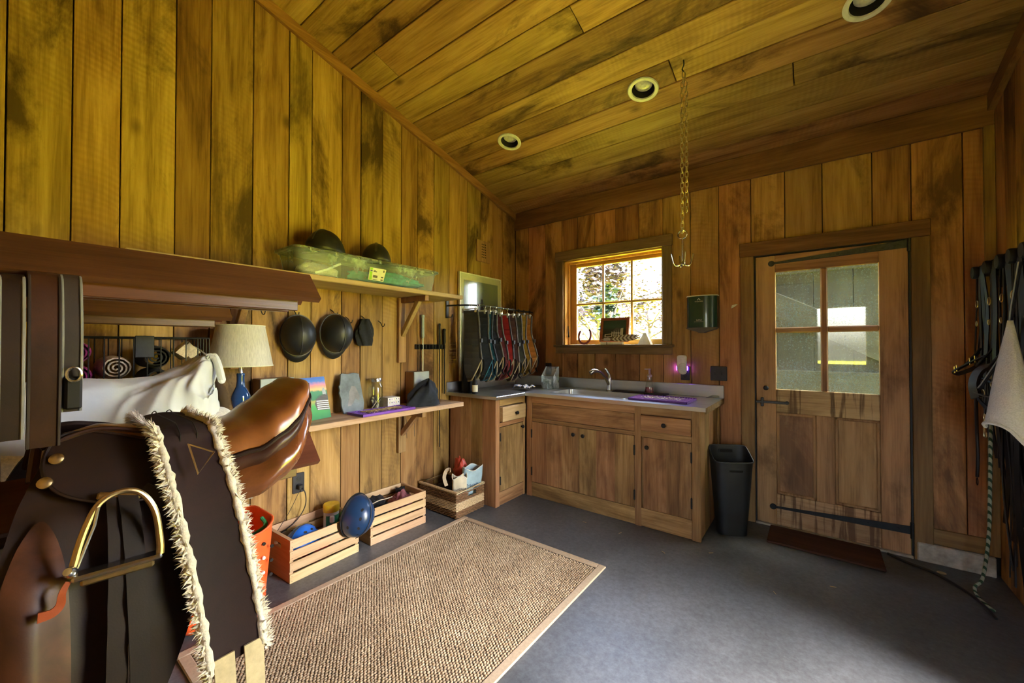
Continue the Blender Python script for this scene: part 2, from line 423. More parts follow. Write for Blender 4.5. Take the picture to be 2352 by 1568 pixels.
# ------------------------------------------------------------------ mesh helpers
FR = {}
class MB:
    def __init__(s): s.v = []; s.f = []
    def add(s, vs, fs):
        o = len(s.v); s.v += [V(p) for p in vs]; s.f += [tuple(i + o for i in f) for f in fs]; return s
    def box(s, x0, x1, y0, y1, z0, z1, c=0.0):
        if x1 < x0: x0, x1 = x1, x0
        if y1 < y0: y0, y1 = y1, y0
        if z1 < z0: z0, z1 = z1, z0
        h = ((x1 - x0) / 2, (y1 - y0) / 2, (z1 - z0) / 2); m = V(((x0 + x1) / 2, (y0 + y1) / 2, (z0 + z1) / 2))
        return s.cbox(m, h, c)
    def cbox(s, m, h, c=0.0, M=None):
        m = V(m); vs = []; fs = []
        if c <= 0:
            for a in (-1, 1):
                for b in (-1, 1):
                    for d in (-1, 1): vs.append(V((a * h[0], b * h[1], d * h[2])))
            fs = [(0, 1, 3, 2), (4, 6, 7, 5), (0, 4, 5, 1), (2, 3, 7, 6), (0, 2, 6, 4), (1, 5, 7, 3)]
        else:
            c = min(c, min(h) * .95); idx = {}
            for a in (-1, 1):
                for b in (-1, 1):
                    for d in (-1, 1):
                        for ax in range(3):
                            p = [a * (h[0] - c), b * (h[1] - c), d * (h[2] - c)]; sg = (a, b, d)
                            p[ax] = sg[ax] * h[ax]; idx[(a, b, d, ax)] = len(vs); vs.append(V(p))
            for ax in range(3):
                o1, o2 = [(1, 2), (0, 2), (0, 1)][ax]
                for sgn in (-1, 1):
                    q = []
                    for (p1, p2) in ((-1, -1), (1, -1), (1, 1), (-1, 1)):
                        k = [0, 0, 0]; k[ax] = sgn; k[o1] = p1; k[o2] = p2; q.append(idx[(*k, ax)])
                    fs.append(tuple(q))
            for ax in range(3):
                o1, o2 = [(1, 2), (0, 2), (0, 1)][ax]
                for p1 in (-1, 1):
                    for p2 in (-1, 1):
                        ka = [0, 0, 0]; ka[o1] = p1; ka[o2] = p2; kb = list(ka); ka[ax] = -1; kb[ax] = 1
                        fs.append((idx[(*ka, o1)], idx[(*kb, o1)], idx[(*kb, o2)], idx[(*ka, o2)]))
            for a in (-1, 1):
                for b in (-1, 1):
                    for d in (-1, 1): fs.append(tuple(idx[(a, b, d, x)] for x in range(3)))
        if M is not None: vs = [M @ p for p in vs]
        return s.add([p + m for p in vs], fs)
    def bar(s, a, b, w, t, up=(0, 0, 1), c=0.0):
        """a square bar from a to b, w across, t along 'up'"""
        a, b = V(a), V(b); d = (b - a); L = d.length; d.normalize(); up = V(up)
        r = d.cross(up)
        if r.length < 1e-5: r = d.cross(V((1, 0, 0)))
        r.normalize(); u = r.cross(d)
        M = Matrix((r, d, u)).transposed()
        return s.cbox((a + b) / 2, (w / 2, L / 2, t / 2), c, M)
    def sweep(s, pts, sec, up=(0, 0, 1), closed=False, caps=True, scale=None):
        """sec: 2D outline (right, up); swept along pts"""
        pts = [V(p) for p in pts]; n = len(pts); k = len(sec); vs = []; fs = []; r0 = None; up = V(up)
        for i, p in enumerate(pts):
            if closed: t = pts[(i + 1) % n] - pts[i - 1]
            else: t = pts[min(i + 1, n - 1)] - pts[max(i - 1, 0)]
            if t.length < 1e-9: t = V((0, 0, 1))
            t.normalize()
            if r0 is None:
                r = t.cross(up)
                if r.length < 1e-4: r = t.cross(V((1, .2, 0)))
            else: r = r0 - t * r0.dot(t)
            r.normalize(); r0 = r; u = r.cross(t)
            sc = 1 if scale is None else scale[i]
            if not isinstance(sc, tuple): sc = (sc, sc)
            for (a, b) in sec: vs.append(p + r * a * sc[0] + u * b * sc[1])
        m = n if closed else n - 1
        for i in range(m):
            for j in range(k):
                a = i * k + j; b = i * k + (j + 1) % k; c = ((i + 1) % n) * k
                fs.append((a, b, c + (j + 1) % k, c + j))
        if caps and not closed:
            fs.append(tuple(range(k))[::-1]); fs.append(tuple((n - 1) * k + j for j in range(k)))
        return s.add(vs, fs)
    def tube(s, pts, r, n=8, closed=False, scale=None, up=(0, 0, 1)):
        sec = [(r * math.cos(2 * PI * i / n), r * math.sin(2 * PI * i / n)) for i in range(n)]
        return s.sweep(pts, sec, up, closed, True, scale)
    def strap(s, pts, w, t, up, closed=False, scale=None):
        """flat strap: w along right(=t x up), t along up"""
        sec = [(-w / 2, -t / 2), (w / 2, -t / 2), (w / 2, t / 2), (-w / 2, t / 2)]
        return s.sweep(pts, sec, up, closed, True, scale)
    def lathe(s, prof, n=24, c=(0, 0, 0), M=None, sx=1, sy=1, cap=True):
        c = V(c); vs = []; fs = []
        for (r, z) in prof:
            for i in range(n):
                a = 2 * PI * i / n; p = V((r * math.cos(a) * sx, r * math.sin(a) * sy, z))
                vs.append((M @ p if M is not None else p) + c)
        k = len(prof)
        for j in range(k - 1):
            for i in range(n):
                fs.append((j * n + i, j * n + (i + 1) % n, (j + 1) * n + (i + 1) % n, (j + 1) * n + i))
        if cap and prof[0][0] > 1e-6: fs.append(tuple(range(n))[::-1])
        if cap and prof[-1][0] > 1e-6: fs.append(tuple((k - 1) * n + i for i in range(n)))
        return s.add(vs, fs)
    def grid(s, fn, nu, nv, cu=False, cv=False):
        vs = [fn(i / (nu if cu else nu - 1), j / (nv if cv else nv - 1)) for i in range(nu) for j in range(nv)]; fs = []
        for i in range(nu if cu else nu - 1):
            for j in range(nv if cv else nv - 1):
                a, b = i, (i + 1) % nu; c, d = j, (j + 1) % nv
                fs.append((a * nv + c, a * nv + d, b * nv + d, b * nv + c))
        return s.add(vs, fs)
    def prism(s, poly, fn, d0, d1, ch=0.0):
        """poly: 2D outline; fn(a,b,d)->3D; extruded d0..d1, chamfered at d1"""
        n = len(poly); cx = sum(p[0] for p in poly) / n; cy = sum(p[1] for p in poly) / n
        rings = [(poly, d0)]
        if ch:
            ins = []
            for (a, b) in poly:
                ins.append((a - math.copysign(min(ch, abs(a - cx)), a - cx), b - math.copysign(min(ch, abs(b - cy)), b - cy)))
            rings += [(poly, d1 - math.copysign(ch, d1 - d0)), (ins, d1)]
        else: rings += [(poly, d1)]
        vs = [fn(a, b, d) for (pl, d) in rings for (a, b) in pl]; fs = []
        for j in range(len(rings) - 1):
            for i in range(n): fs.append((j * n + i, j * n + (i + 1) % n, (j + 1) * n + (i + 1) % n, (j + 1) * n + i))
        fs.append(tuple(range(n))[::-1]); m = (len(rings) - 1) * n; fs.append(tuple(m + i for i in range(n)))
        return s.add(vs, fs)
    def ring_plate(s, outer, inner, fn, d0, d1):
        """plate with a hole: outer and inner outlines with equal point counts"""
        n = len(outer); vs = [fn(a, b, d) for d in (d0, d1) for pl in (outer, inner) for (a, b) in pl]; fs = []
        for i in range(n):
            j = (i + 1) % n
            fs += [(i, j, n + j, n + i), (2 * n + i, 3 * n + i, 3 * n + j, 2 * n + j), (i, 2 * n + i, 2 * n + j, j), (n + i, n + j, 3 * n + j, 3 * n + i)]
        return s.add(vs, fs)
    def ell(s, c, r, nu=16, nv=10, M=None, z0=-1.0, fn=None):
        c = V(c); vs = []; fs = []
        for j in range(nv + 1):
            th = -PI / 2 + PI * j / nv
            for i in range(nu):
                a = 2 * PI * i / nu
                p = V((r[0] * math.cos(th) * math.cos(a), r[1] * math.cos(th) * math.sin(a), r[2] * max(z0, math.sin(th))))
                if fn: p = fn(p)
                vs.append((M @ p if M is not None else p) + c)
        for j in range(nv):
            for i in range(nu): fs.append((j * nu + i, j * nu + (i + 1) % nu, (j + 1) * nu + (i + 1) % nu, (j + 1) * nu + i))
        return s.add(vs, fs)
    def xf(s, M): s.v = [M @ p for p in s.v]; return s
    def jitter(s, fn): s.v = [fn(p) for p in s.v]; return s

def tag(o, label=None, cat=None, group=None, kind=None):
    if label: o['label'] = label
    if cat: o['category'] = cat
    if group: o['group'] = group
    if kind: o['kind'] = kind
    return o
def build(mb, name, mat, parent=None, label=None, cat=None, group=None, kind=None, smooth=35, origin=None, recalc=True, solid=0):
    me = bpy.data.meshes.new(name)
    if origin is None:
        lo = [min(p[i] for p in mb.v) for i in range(3)]; hi = [max(p[i] for p in mb.v) for i in range(3)]
        origin = V(((lo[0] + hi[0]) / 2, (lo[1] + hi[1]) / 2, lo[2] if parent is None else (lo[2] + hi[2]) / 2))
    origin = V(origin)
    me.from_pydata([p - origin for p in mb.v], [], mb.f)
    if recalc or solid:
        bm = bmesh.new(); bm.from_mesh(me)
        bmesh.ops.remove_doubles(bm, verts=bm.verts, dist=1e-5)
        bmesh.ops.recalc_face_normals(bm, faces=bm.faces)
        if solid: bmesh.ops.solidify(bm, geom=list(bm.faces), thickness=solid)
        bm.to_mesh(me); bm.free()
    if smooth:
        me.polygons.foreach_set('use_smooth', [True] * len(me.polygons))
        me.set_sharp_from_angle(angle=math.radians(smooth))
    me.materials.append(MATS[mat])
    o = bpy.data.objects.new(name, me); COL.objects.link(o)
    o.location = origin - (FR[parent.name] if parent is not None else V((0, 0, 0)))
    if parent is not None: o.parent = parent
    FR[o.name] = origin
    return tag(o, label, cat, group, kind)
def thing(name, loc, label, cat, group=None, local=False, rotz=0, kind=None):
    o = bpy.data.objects.new(name, None); COL.objects.link(o); o.empty_display_size = .05
    o.location = loc; o.rotation_euler = (0, 0, rotz)
    FR[o.name] = V((0, 0, 0)) if local else V(loc)
    return tag(o, label, cat, group, kind)
def dup(o, name=None, loc=None, rotz=None, label=None, mats=None, parent=None):
    c = o.copy(); COL.objects.link(c)
    if name: c.name = name
    if parent is not None: c.parent = parent
    if loc is not None: c.location = loc
    if rotz is not None: c.rotation_euler = (c.rotation_euler[0], c.rotation_euler[1], rotz)
    if label: c['label'] = label
    for ch in list(o.children): dup(ch, parent=c)
    return c
def text_mb(s, size, fn, ext=.0004, align='CENTER'):
    cu = bpy.data.curves.new('lettering', 'FONT'); cu.body = s; cu.size = size; cu.align_x = align; cu.align_y = 'CENTER'
    cu.extrude = ext; cu.resolution_u = 2
    o = bpy.data.objects.new('lettering', cu)
    COL.objects.link(o); dg = bpy.context.evaluated_depsgraph_get()
    me = o.evaluated_get(dg).to_mesh()
    mb = MB(); mb.add([fn(p.co.x, p.co.y, p.co.z) for p in me.vertices], [tuple(p.vertices) for p in me.polygons])
    o.evaluated_get(dg).to_mesh_clear(); bpy.data.objects.remove(o); bpy.data.curves.remove(cu)
    return mb
def lerp(a, b, t): return a + (b - a) * t
def table(xs, ys):
    def f(x):
        if x <= xs[0]: return ys[0]
        for i in range(len(xs) - 1):
            if x <= xs[i + 1]:
                t = (x - xs[i]) / (xs[i + 1] - xs[i]); t = t * t * (3 - 2 * t) * .5 + t * .5
                return lerp(ys[i], ys[i + 1], t)
        return ys[-1]
    return f
def spline(pts, n=8, closed=False):
    pts = [V(p) for p in pts]; out = []; m = len(pts)
    for i in range(m if closed else m - 1):
        g = (lambda k: pts[k % m]) if closed else (lambda k: pts[min(max(k, 0), m - 1)])
        p0, p1, p2, p3 = g(i - 1), g(i), g(i + 1), g(i + 2)
        for j in range(n):
            t = j / n
            out.append(.5 * ((2 * p1) + (p2 - p0) * t + (2 * p0 - 5 * p1 + 4 * p2 - p3) * t * t + (3 * p1 - p0 - 3 * p2 + p3) * t ** 3))
    if not closed: out.append(pts[-1])
    return out
def rrect(w, h, r, n=5):
    out = []
    for (cx, cy, a0) in ((w / 2 - r, h / 2 - r, 0), (-w / 2 + r, h / 2 - r, 90), (-w / 2 + r, -h / 2 + r, 180), (w / 2 - r, -h / 2 + r, 270)):
        for i in range(n):
            a = math.radians(a0 + 90 * i / (n - 1)); out.append((cx + r * math.cos(a), cy + r * math.sin(a)))
    return out
def circ(r, n=16, cx=0, cy=0): return [(cx + r * math.cos(2 * PI * i / n), cy + r * math.sin(2 * PI * i / n)) for i in range(n)]
def nz(p, s=1.0, seed=0): return noise.noise(V(p) * s + V((seed * 3.7, seed * 1.3, seed * 2.1)))
# ------------------------------------------------------------------ the room
XL, XR, YB = -2.72, 0.85, 3.62
def zc(y): return 2.86 + .26 * (YB - y)
WX0, WX1, WZ0, WZ1 = -2.088, -1.080, 1.375, 2.245          # window opening
DX0, DX1, DZ1 = -.380, .484, 2.062                          # door opening
OY0, OY1, OZ1 = 1.36, 2.24, 2.12                             # open doorway in the right wall

floor = build(MB().box(XL - .1, XR + .25, -.3, YB + .12, -.12, 0), 'floor', 'concrete_floor', label='dark grey sealed concrete floor', kind='structure', smooth=0)
ground = build(MB().box(-45, 60, -45, 60, -.3, -.14), 'ground', 'lawn', label='sunlit green lawn around the building', kind='structure', smooth=0)

# left wall
wl = build(MB().box(XL - .14, XL - .024, -.3, YB + .14, 0, 3.9), 'wall_left', 'backing', label='left wall of upright rough sawn oak planks', kind='structure', smooth=0)
ys = [-.2, .028, .217, .379, .59, .747, .96, 1.169, 1.316, 1.535, 1.684, 1.874, 2.053, 2.221, 2.408, 2.596, 2.842, 3.035, 3.229, 3.392, YB]
rnd = random.Random(3)
for a, b in zip(ys, ys[1:]):
    t = .02 + rnd.uniform(-.003, .001); g = .0024
    poly = [(a + g, .0), (b - g, .0), (b - g, zc(b)), (a + g, zc(a))]
    build(MB().prism(poly, lambda y, z, d: V((XL - .022 + d, y, z)), 0, t, .002), 'plank', 'oak_wall', wl, smooth=0)

# back wall
wb = MB()
for (x0, x1, z0, z1) in ((XL - .14, WX0, 0, 3.2), (WX0, WX1, 0, WZ0), (WX0, WX1, WZ1, 3.2), (WX1, DX0, 0, 3.2), (DX0, DX1, DZ1, 3.2), (DX1, XR + .2, 0, 3.2)):
    wb.box(x0, x1, YB + .024, YB + .16, z0, z1)
wb = build(wb, 'wall_back', 'backing', label='back wall of upright oak planks around window and door', kind='structure', smooth=0)
xs = [XL, -2.542, -2.318, -2.112, -1.928, -1.74, -1.522, -1.294, -1.079, -.85, -.632, -.403, -.183, .04, .307, .496, .723, XR]
ops = ((WX0, WX1, WZ0, WZ1), (DX0, DX1, 0, DZ1))
for a, b in zip(xs, xs[1:]):
    cuts = [a] + sorted(c for o_ in ops for c in o_[:2] if a + .004 < c < b - .004) + [b]
    t = .02 + rnd.uniform(-.003, .001)
    for c, d in zip(cuts, cuts[1:]):
        mid = (c + d) / 2; spans = [(.0, zc(YB) - .02)]
        for o_ in ops:
            if o_[0] < mid < o_[1]: spans = [q for q in ((0, o_[2]), (o_[3], zc(YB) - .02)) if q[1] - q[0] > .02]
        if c > .48: spans = [(.12, zc(YB) - .02)]
        for (z0, z1) in spans:
            g0 = .0022 if c == a else 0; g1 = .0022 if d == b else 0
            build(MB().prism([(c + g0, z0), (d - g1, z0), (d - g1, z1), (c + g0, z1)], lambda x, z, e: V((x, YB + .022 - e, z)), 0, t, .002), 'plank', 'oak_back', wb, smooth=0)

# right wall (open doorway beside the camera)
wr = MB()
for (y0, y1, z0, z1) in ((-.3, OY0, 0, 3.9), (OY0, OY1, OZ1, 3.9), (OY1, YB + .14, 0, 3.6)): wr.box(XR + .024, XR + .15, y0, y1, z0, z1)
wr = build(wr, 'wall_right', 'backing', label='right wall of upright oak planks', kind='structure', smooth=0)
for a, b, z0 in ((2.24, 2.44, 0), (2.44, 2.66, 0), (2.66, 2.88, 0), (2.88, 3.09, 0), (3.09, 3.31, 0), (3.31, 3.47, 0), (3.47, YB, 0), (1.0, 1.36, 0), (.76, 1.0, 0), (.52, .76, 0), (.28, .52, 0), (.04, .28, 0), (-.2, .04, 0), (1.36, 1.56, OZ1), (1.56, 1.9, OZ1), (1.9, 2.24, OZ1)):
    build(MB().prism([(a + .0016, z0), (b - .0016, z0), (b - .0016, zc(b)), (a + .0016, zc(a))], lambda y, z, d: V((XR + .022 - d, y, z)), 0, .02, .002), 'plank', 'oak_back', wr, smooth=0)
# rear wall the saddle racks hang on, with a wide passage to the barn aisle
wq = MB().box(XL - .14, -.82, -.16, -.02, 0, 3.9).box(-.82, XR + .15, -.16, -.02, 2.3, 3.9)
wq = build(wq, 'wall_rear', 'oak_back', label='rear wall carrying the saddle racks', kind='structure', smooth=0)
aisle = MB().box(-1.3, -1.2, -3.2, -.16, -.1, 2.7).box(1.5, 1.6, -3.2, -.16, -.1, 2.7).box(-1.3, 1.6, -3.2, -.16, 2.7, 2.8).box(-1.3, 1.6, -3.2, -.16, -.12, -.005)
aisle.box(-1.3, .02, -3.3, -3.2, -.1, 2.7).box(.78, 1.6, -3.3, -3.2, -.1, 2.7).box(.02, .78, -3.3, -3.2, -.1, 1.0).box(.02, .78, -3.3, -3.2, 2.15, 2.7)
build(aisle, 'wall_aisle', 'oak_back', label='dim plank lined barn aisle behind the camera', kind='structure', smooth=0)

# unseen slabs and a panel added outside the open doorway to shape its light
build(MB().box(XR + .15, 3.8, -3.5, 1.26, 2.45, 2.6), 'light_blocker_slab', 'oak_back', label='wide unseen slab added beside the open doorway to block skylight', kind='structure', smooth=0)  # added overhead blocker, cuts steep skylight slanting toward the back wall
build(MB().box(XR + .15, 3.1, 1.14, 1.30, -.14, 2.45), 'light_blocker_panel', 'siding_z', label='short unseen panel added outside the open doorway to block slanting light', kind='structure', smooth=0)  # added upright blocker, sharpens the shadow edge on the floor
build(MB().box(XR + .15, 2.45, 1.10, 4.2, 2.62, 2.74), 'light_blocker_slab', 'oak_back', label='shallow unseen slab added over the open doorway to block the sun', kind='structure', smooth=0)  # added overhang, keeps direct sun from entering the doorway
# ceiling
cl = MB(); cl.add([(x, y, zc(y) + dz) for dz in (.024, .16) for (x, y) in ((XL - .3, -.4), (XR + .5, -.4), (XR + .5, YB + .5), (XL - .3, YB + .5))],
                  [(0, 1, 2, 3), (4, 5, 6, 7), (0, 1, 5, 4), (1, 2, 6, 5), (2, 3, 7, 6), (3, 0, 4, 7)])
cl = build(cl, 'ceiling', 'backing', label='sloping ceiling of wide oak planks', kind='structure', smooth=0)
cy = [-.2, .05, .27, .50, .72, .98, 1.226, 1.442, 1.585, 1.80, 1.974, 2.15, 2.367, 2.545, 2.722, 2.892, 3.069, 3.28, 3.44, YB]
joints = {8: [-2.42], 13: [-.72], 5: [-1.3], 15: [-.1], 10: [-1.1], 3: [-.4]}
for k, (a, b) in enumerate(zip(cy, cy[1:])):
    xx = [XL] + joints.get(k, []) + [XR]
    for c, d in zip(xx, xx[1:]):
        t = .02 + rnd.uniform(-.003, .002); g = .003
        build(MB().prism([(c + g, a + g), (d - g, a + g), (d - g, b - g), (c + g, b - g)], lambda x, y, e: V((x, y, zc(y) + .022 - e)), 0, t, .003), 'plank', 'oak_ceiling', cl, smooth=0)

# trims
def rake(name, x0, x1, h, label):
    m = MB(); ya, yb = -.02, YB
    m.add([(x, y, zc(y) - dz) for x in (x0, x1) for (y, dz) in ((ya, h), (yb, h), (yb, .0), (ya, .0))], [(0, 1, 2, 3), (4, 5, 6, 7), (0, 1, 5, 4), (1, 2, 6, 5), (2, 3, 7, 6), (3, 0, 4, 7)])
    return build(m, name, 'oak_trim_y', label=label, kind='structure', smooth=0)
rake('trim_1', XL - .002, XL + .022, .075, 'oak trim board along the sloping top of the left wall')
rake('trim_2', XR - .03, XR + .002, .10, 'oak trim board along the sloping top of the right wall')
build(MB().box(XL, XR, YB - .022, YB + .002, 2.675, zc(YB) + .004, .002), 'trim_3', 'oak_trim_x', label='wide oak trim board along the top of the back wall', kind='structure', smooth=0)
build(MB().box(XR - .045, XR, YB - .02, YB + .002, .12, 2.68, .002), 'trim_4', 'oak_trim_z', label='narrow oak corner batten right of the door', kind='structure', smooth=0)
build(MB().box(.575, XR, YB - .012, YB + .002, .12, .215, .002), 'baseboard_back', 'oak_trim_x', label='short oak baseboard right of the door', kind='structure', smooth=0)
build(MB().box(.50, XR - .02, YB - .03, YB + .03, 0, .118, .006).jitter(lambda p: p + V((0, nz(p, 30) * .004, nz(p, 22, 2) * .004))), 'trim_5', 'concrete_curb', label='pale concrete curb at the foot of the wall right of the door', kind='structure', smooth=0)

# window
wn = thing('window_1', (-1.58, YB, WZ0), 'six pane wooden window over the sink', None, kind='structure')
c = .1
build(MB().box(WX0 - .092, WX1 + .085, YB - .026, YB, WZ1, WZ1 + .10, .003), 'head_casing', 'casing_x', wn, smooth=0)
build(MB().box(WX0 - .085, WX0, YB - .022, YB, WZ0 - .01, WZ1, .003), 'side_casing', 'casing_z', wn, smooth=0)
build(MB().box(WX1, WX1 + .078, YB - .022, YB, WZ0 - .01, WZ1, .003), 'side_casing', 'casing_z', wn, smooth=0)
build(MB().box(WX0 - .10, WX1 + .095, YB - .045, YB + .2, WZ0 - .022, WZ0 + .001, .003), 'window_sill', 'casing_x', wn, smooth=0)
build(MB().box(WX0 - .088, WX1 + .08, YB - .022, YB, WZ0 - .088, WZ0 - .022, .003), 'apron', 'casing_x', wn, smooth=0)
build(MB().box(WX0, WX0 + .016, YB, YB + .2, WZ0, WZ1), 'jamb', 'sash_z', wn, smooth=0)
build(MB().box(WX1 - .012, WX1, YB, YB + .2, WZ0, WZ1), 'jamb', 'sash_z', wn, smooth=0)
build(MB().box(WX0, WX1, YB, YB + .2, WZ1 - .014, WZ1), 'jamb', 'sash_x', wn, smooth=0)
stp = MB().box(WX0 + .016, WX0 + .036, YB + .055, YB + .075, WZ0, WZ1).box(WX0 + .036, WX1 - .012, YB + .055, YB + .075, WZ1 - .034, WZ1 - .014).box(WX1 - .024, WX1 - .012, YB + .055, YB + .075, WZ0, WZ1)
build(stp, 'stop', 'sash_z', wn, smooth=0)
GX0, GX1, GZ0, GZ1 = -1.984, -1.106, 1.428, 2.178
sy0, sy1 = YB + .085, YB + .12
sash = build(MB().box(WX0 + .016, GX0, sy0, sy1, WZ0 + .003, WZ1 - .014, .004), 'sash_stile', 'sash_z', wn, smooth=0)
build(MB().box(GX1, WX1 - .012, sy0, sy1, WZ0 + .003, WZ1 - .014, .004), 'sash_stile', 'sash_z', wn, smooth=0)
build(MB().box(GX0, GX1, sy0, sy1, WZ0 + .003, GZ0, .004), 'sash_rail', 'sash_x', wn, smooth=0)
build(MB().box(GX0, GX1, sy0, sy1, GZ1, WZ1 - .014, .004), 'sash_rail', 'sash_x', wn, smooth=0)
mw = .011; px = [GX0, GX0 + (GX1 - GX0) / 3, GX0 + 2 * (GX1 - GX0) / 3, GX1]; pz = [GZ0, 1.792, GZ1]
for x in px[1:3]: build(MB().box(x - mw, x + mw, sy0 + .004, sy1 - .004, GZ0, GZ1, .004), 'muntin', 'sash_z', wn, smooth=0)
build(MB().box(GX0, GX1, sy0 + .003, sy1 - .005, pz[1] - mw, pz[1] + mw, .004), 'muntin', 'sash_x', wn, smooth=0)
for i in range(3):
    for j in range(2): build(MB().box(px[i] + .001, px[i + 1] - .001, YB + .1, YB + .104, pz[j] + .001, pz[j + 1] - .001), 'pane', 'window_glass', wn, smooth=0)
cr = MB().tube(spline([(WX0 + .03, YB + .05, 1.46), (WX0 + .035, YB + .035, 1.48), (WX0 + .032, YB + .03, 1.53), (WX0 + .03, YB + .035, 1.57)], 5), .007, 8, scale=[1.5 - .06 * i for i in range(16)])
build(cr, 'crank_handle', 'iron_black', wn, label='dark sash crank handle')

# door
dr = thing('door_1', (.05, YB, 0), 'weathered oak door with four dusty panes and strap hinges', None, kind='structure')
y0, y1 = YB + .002, YB + .046
def dpart(n, x0, x1, z0, z1, mat, dy=0, ch=.003): return build(MB().box(x0, x1, y0 + dy, y1 - dy, z0, z1, ch), n, mat, dr, smooth=0)
A0, A1, B0, B1 = -.246, .024, .066, .336
dpart('stile', -.374, A0, .014, 2.052, 'door_z'); dpart('stile', B1, .478, .014, 2.052, 'door_z')
dpart('rail', A0, B1, 1.925, 2.052, 'door_x'); dpart('rail', A0, B1, .86, 1.035, 'door_worn'); dpart('rail', A0, B1, .014, .245, 'door_worn')
dpart('muntin', A1, B0, 1.035, 1.925, 'door_z', .004, .008); dpart('muntin', A0, A1, 1.462, 1.504, 'door_x', .004, .008); dpart('muntin', B0, B1, 1.462, 1.504, 'door_x', .004, .008)
dpart('middle_stile', -.006, .099, .245, .86, 'door_z')
for (a, b) in ((A0, A1), (B0, B1)):
    for (z0, z1) in ((1.035, 1.462), (1.504, 1.925)):
        build(MB().box(a, b, YB + .022, YB + .026, z0, z1), 'pane', 'door_glass', dr, smooth=0)
for (a, b) in ((A0, -.006), (.099, B1)):
    build(MB().box(a, b, YB + .024, YB + .038, .245, .86), 'panel', 'door_z', dr, smooth=0)
    m = MB()
    for (p, q, r, s_) in ((a, a + .02, .245, .86), (b - .02, b, .245, .86), (a, b, .245, .265), (a, b, .84, .86)): m.box(p, q, YB + .008, YB + .02, r, s_, .005)
    build(m, 'panel_moulding', 'door_z', dr, smooth=0)
def hinge(z, dz, mat):
    m = MB(); xa, xb = -.262, .478
    pts = [(xa, z - .007), (xb, z + dz - .026), (xb, z + dz + .026), (xa, z + .007)]
    m.prism(pts, lambda x, q, d: V((x, y0 - d, q)), 0, .006, .001)
    m.prism([(xa - .008 + .022 * math.cos(t * PI / 6), z + .022 * math.sin(t * PI / 6)) for t in range(12)], lambda x, q, d: V((x, y0 - d, q)), 0, .006, .001)
    for k in range(5):
        t = .12 + .2 * k; m.lathe([(.007, 0), (.006, .004), (0, .005)], 8, (lerp(xa, xb, t), y0 - .006, z + dz * t), Matrix.Rotation(PI / 2, 3, 'X'))
    h = build(m, 'strap_hinge', mat, dr, label='long tapered iron strap hinge', smooth=30)
    build(MB().tube([(.484, y0 - .008, z + dz - .05), (.484, y0 - .008, z + dz + .05)], .012, 10), 'hinge_barrel', mat, h)
hinge(1.992, .038, 'iron_grey'); hinge(.145, .028, 'iron_black')
lt = MB().bar((-.376, y0 - .012, .934), (-.175, y0 - .012, .936), .012, .018, (0, 0, 1), .003).box(-.345, -.325, y0 - .02, y0, .90, .968, .004)
lt.lathe([(.014, 0), (.012, .008), (0, .012)], 10, (-.178, y0 - .004, .936), Matrix.Rotation(PI / 2, 3, 'X'))
build(lt, 'latch', 'iron_grey', dr, label='wrought iron latch bar')
build(MB().lathe([(.006, 0), (.006, .02), (.016, .026), (.018, .034), (.012, .042), (0, .044)], 14, (-.308, y0, 1.043), Matrix.Rotation(PI / 2, 3, 'X')), 'knob', 'iron_black', dr, label='small black door knob')
jm = MB().box(DX0 - .004, DX0 + .004, YB - .005, YB + .06, 0, DZ1).box(DX1 - .004, DX1 + .004, YB - .005, YB + .06, 0, DZ1).box(DX0, DX1, YB - .005, YB + .06, DZ1 - .006, DZ1 + .004)
build(jm, 'jamb', 'iron_black', dr, smooth=0)
build(MB().box(DX0 - .095, DX0 - .004, YB - .022, YB, 0, DZ1, .003), 'side_casing', 'oak_trim_z', dr, smooth=0)
build(MB().box(DX1 + .006, DX1 + .092, YB - .022, YB, 0, DZ1, .003), 'side_casing', 'oak_trim_z', dr, smooth=0)
build(MB().box(DX0 - .1, DX1 + .095, YB - .024, YB, DZ1, DZ1 + .108, .003), 'head_casing', 'oak_trim_x', dr, smooth=0)
build(MB().box(DX0, DX1, YB - .02, YB + .14, 0, .013), 'threshold', 'concrete_curb', dr, smooth=0)

# the grey boarded barn door just outside the glazed door
bd = thing('barn_door', (.1, 4.45, -.14), 'grey boarded barn door with diagonal brace seen through the door panes', 'door')
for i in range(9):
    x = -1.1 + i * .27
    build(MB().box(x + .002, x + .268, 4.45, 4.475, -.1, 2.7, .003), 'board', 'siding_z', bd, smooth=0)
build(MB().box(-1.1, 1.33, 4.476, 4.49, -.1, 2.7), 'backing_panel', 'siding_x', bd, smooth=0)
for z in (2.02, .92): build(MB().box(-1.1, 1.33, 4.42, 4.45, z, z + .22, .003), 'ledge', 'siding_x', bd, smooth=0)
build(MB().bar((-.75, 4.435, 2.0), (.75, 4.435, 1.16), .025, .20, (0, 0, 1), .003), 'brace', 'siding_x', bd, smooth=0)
for (x, z) in ((-.42, 1.94), (.46, 1.22)): build(MB().lathe([(.022, 0), (.02, .01), (0, .012)], 12, (x, 4.42, z), Matrix.Rotation(PI / 2, 3, 'X')), 'bolt', 'iron_grey', bd)

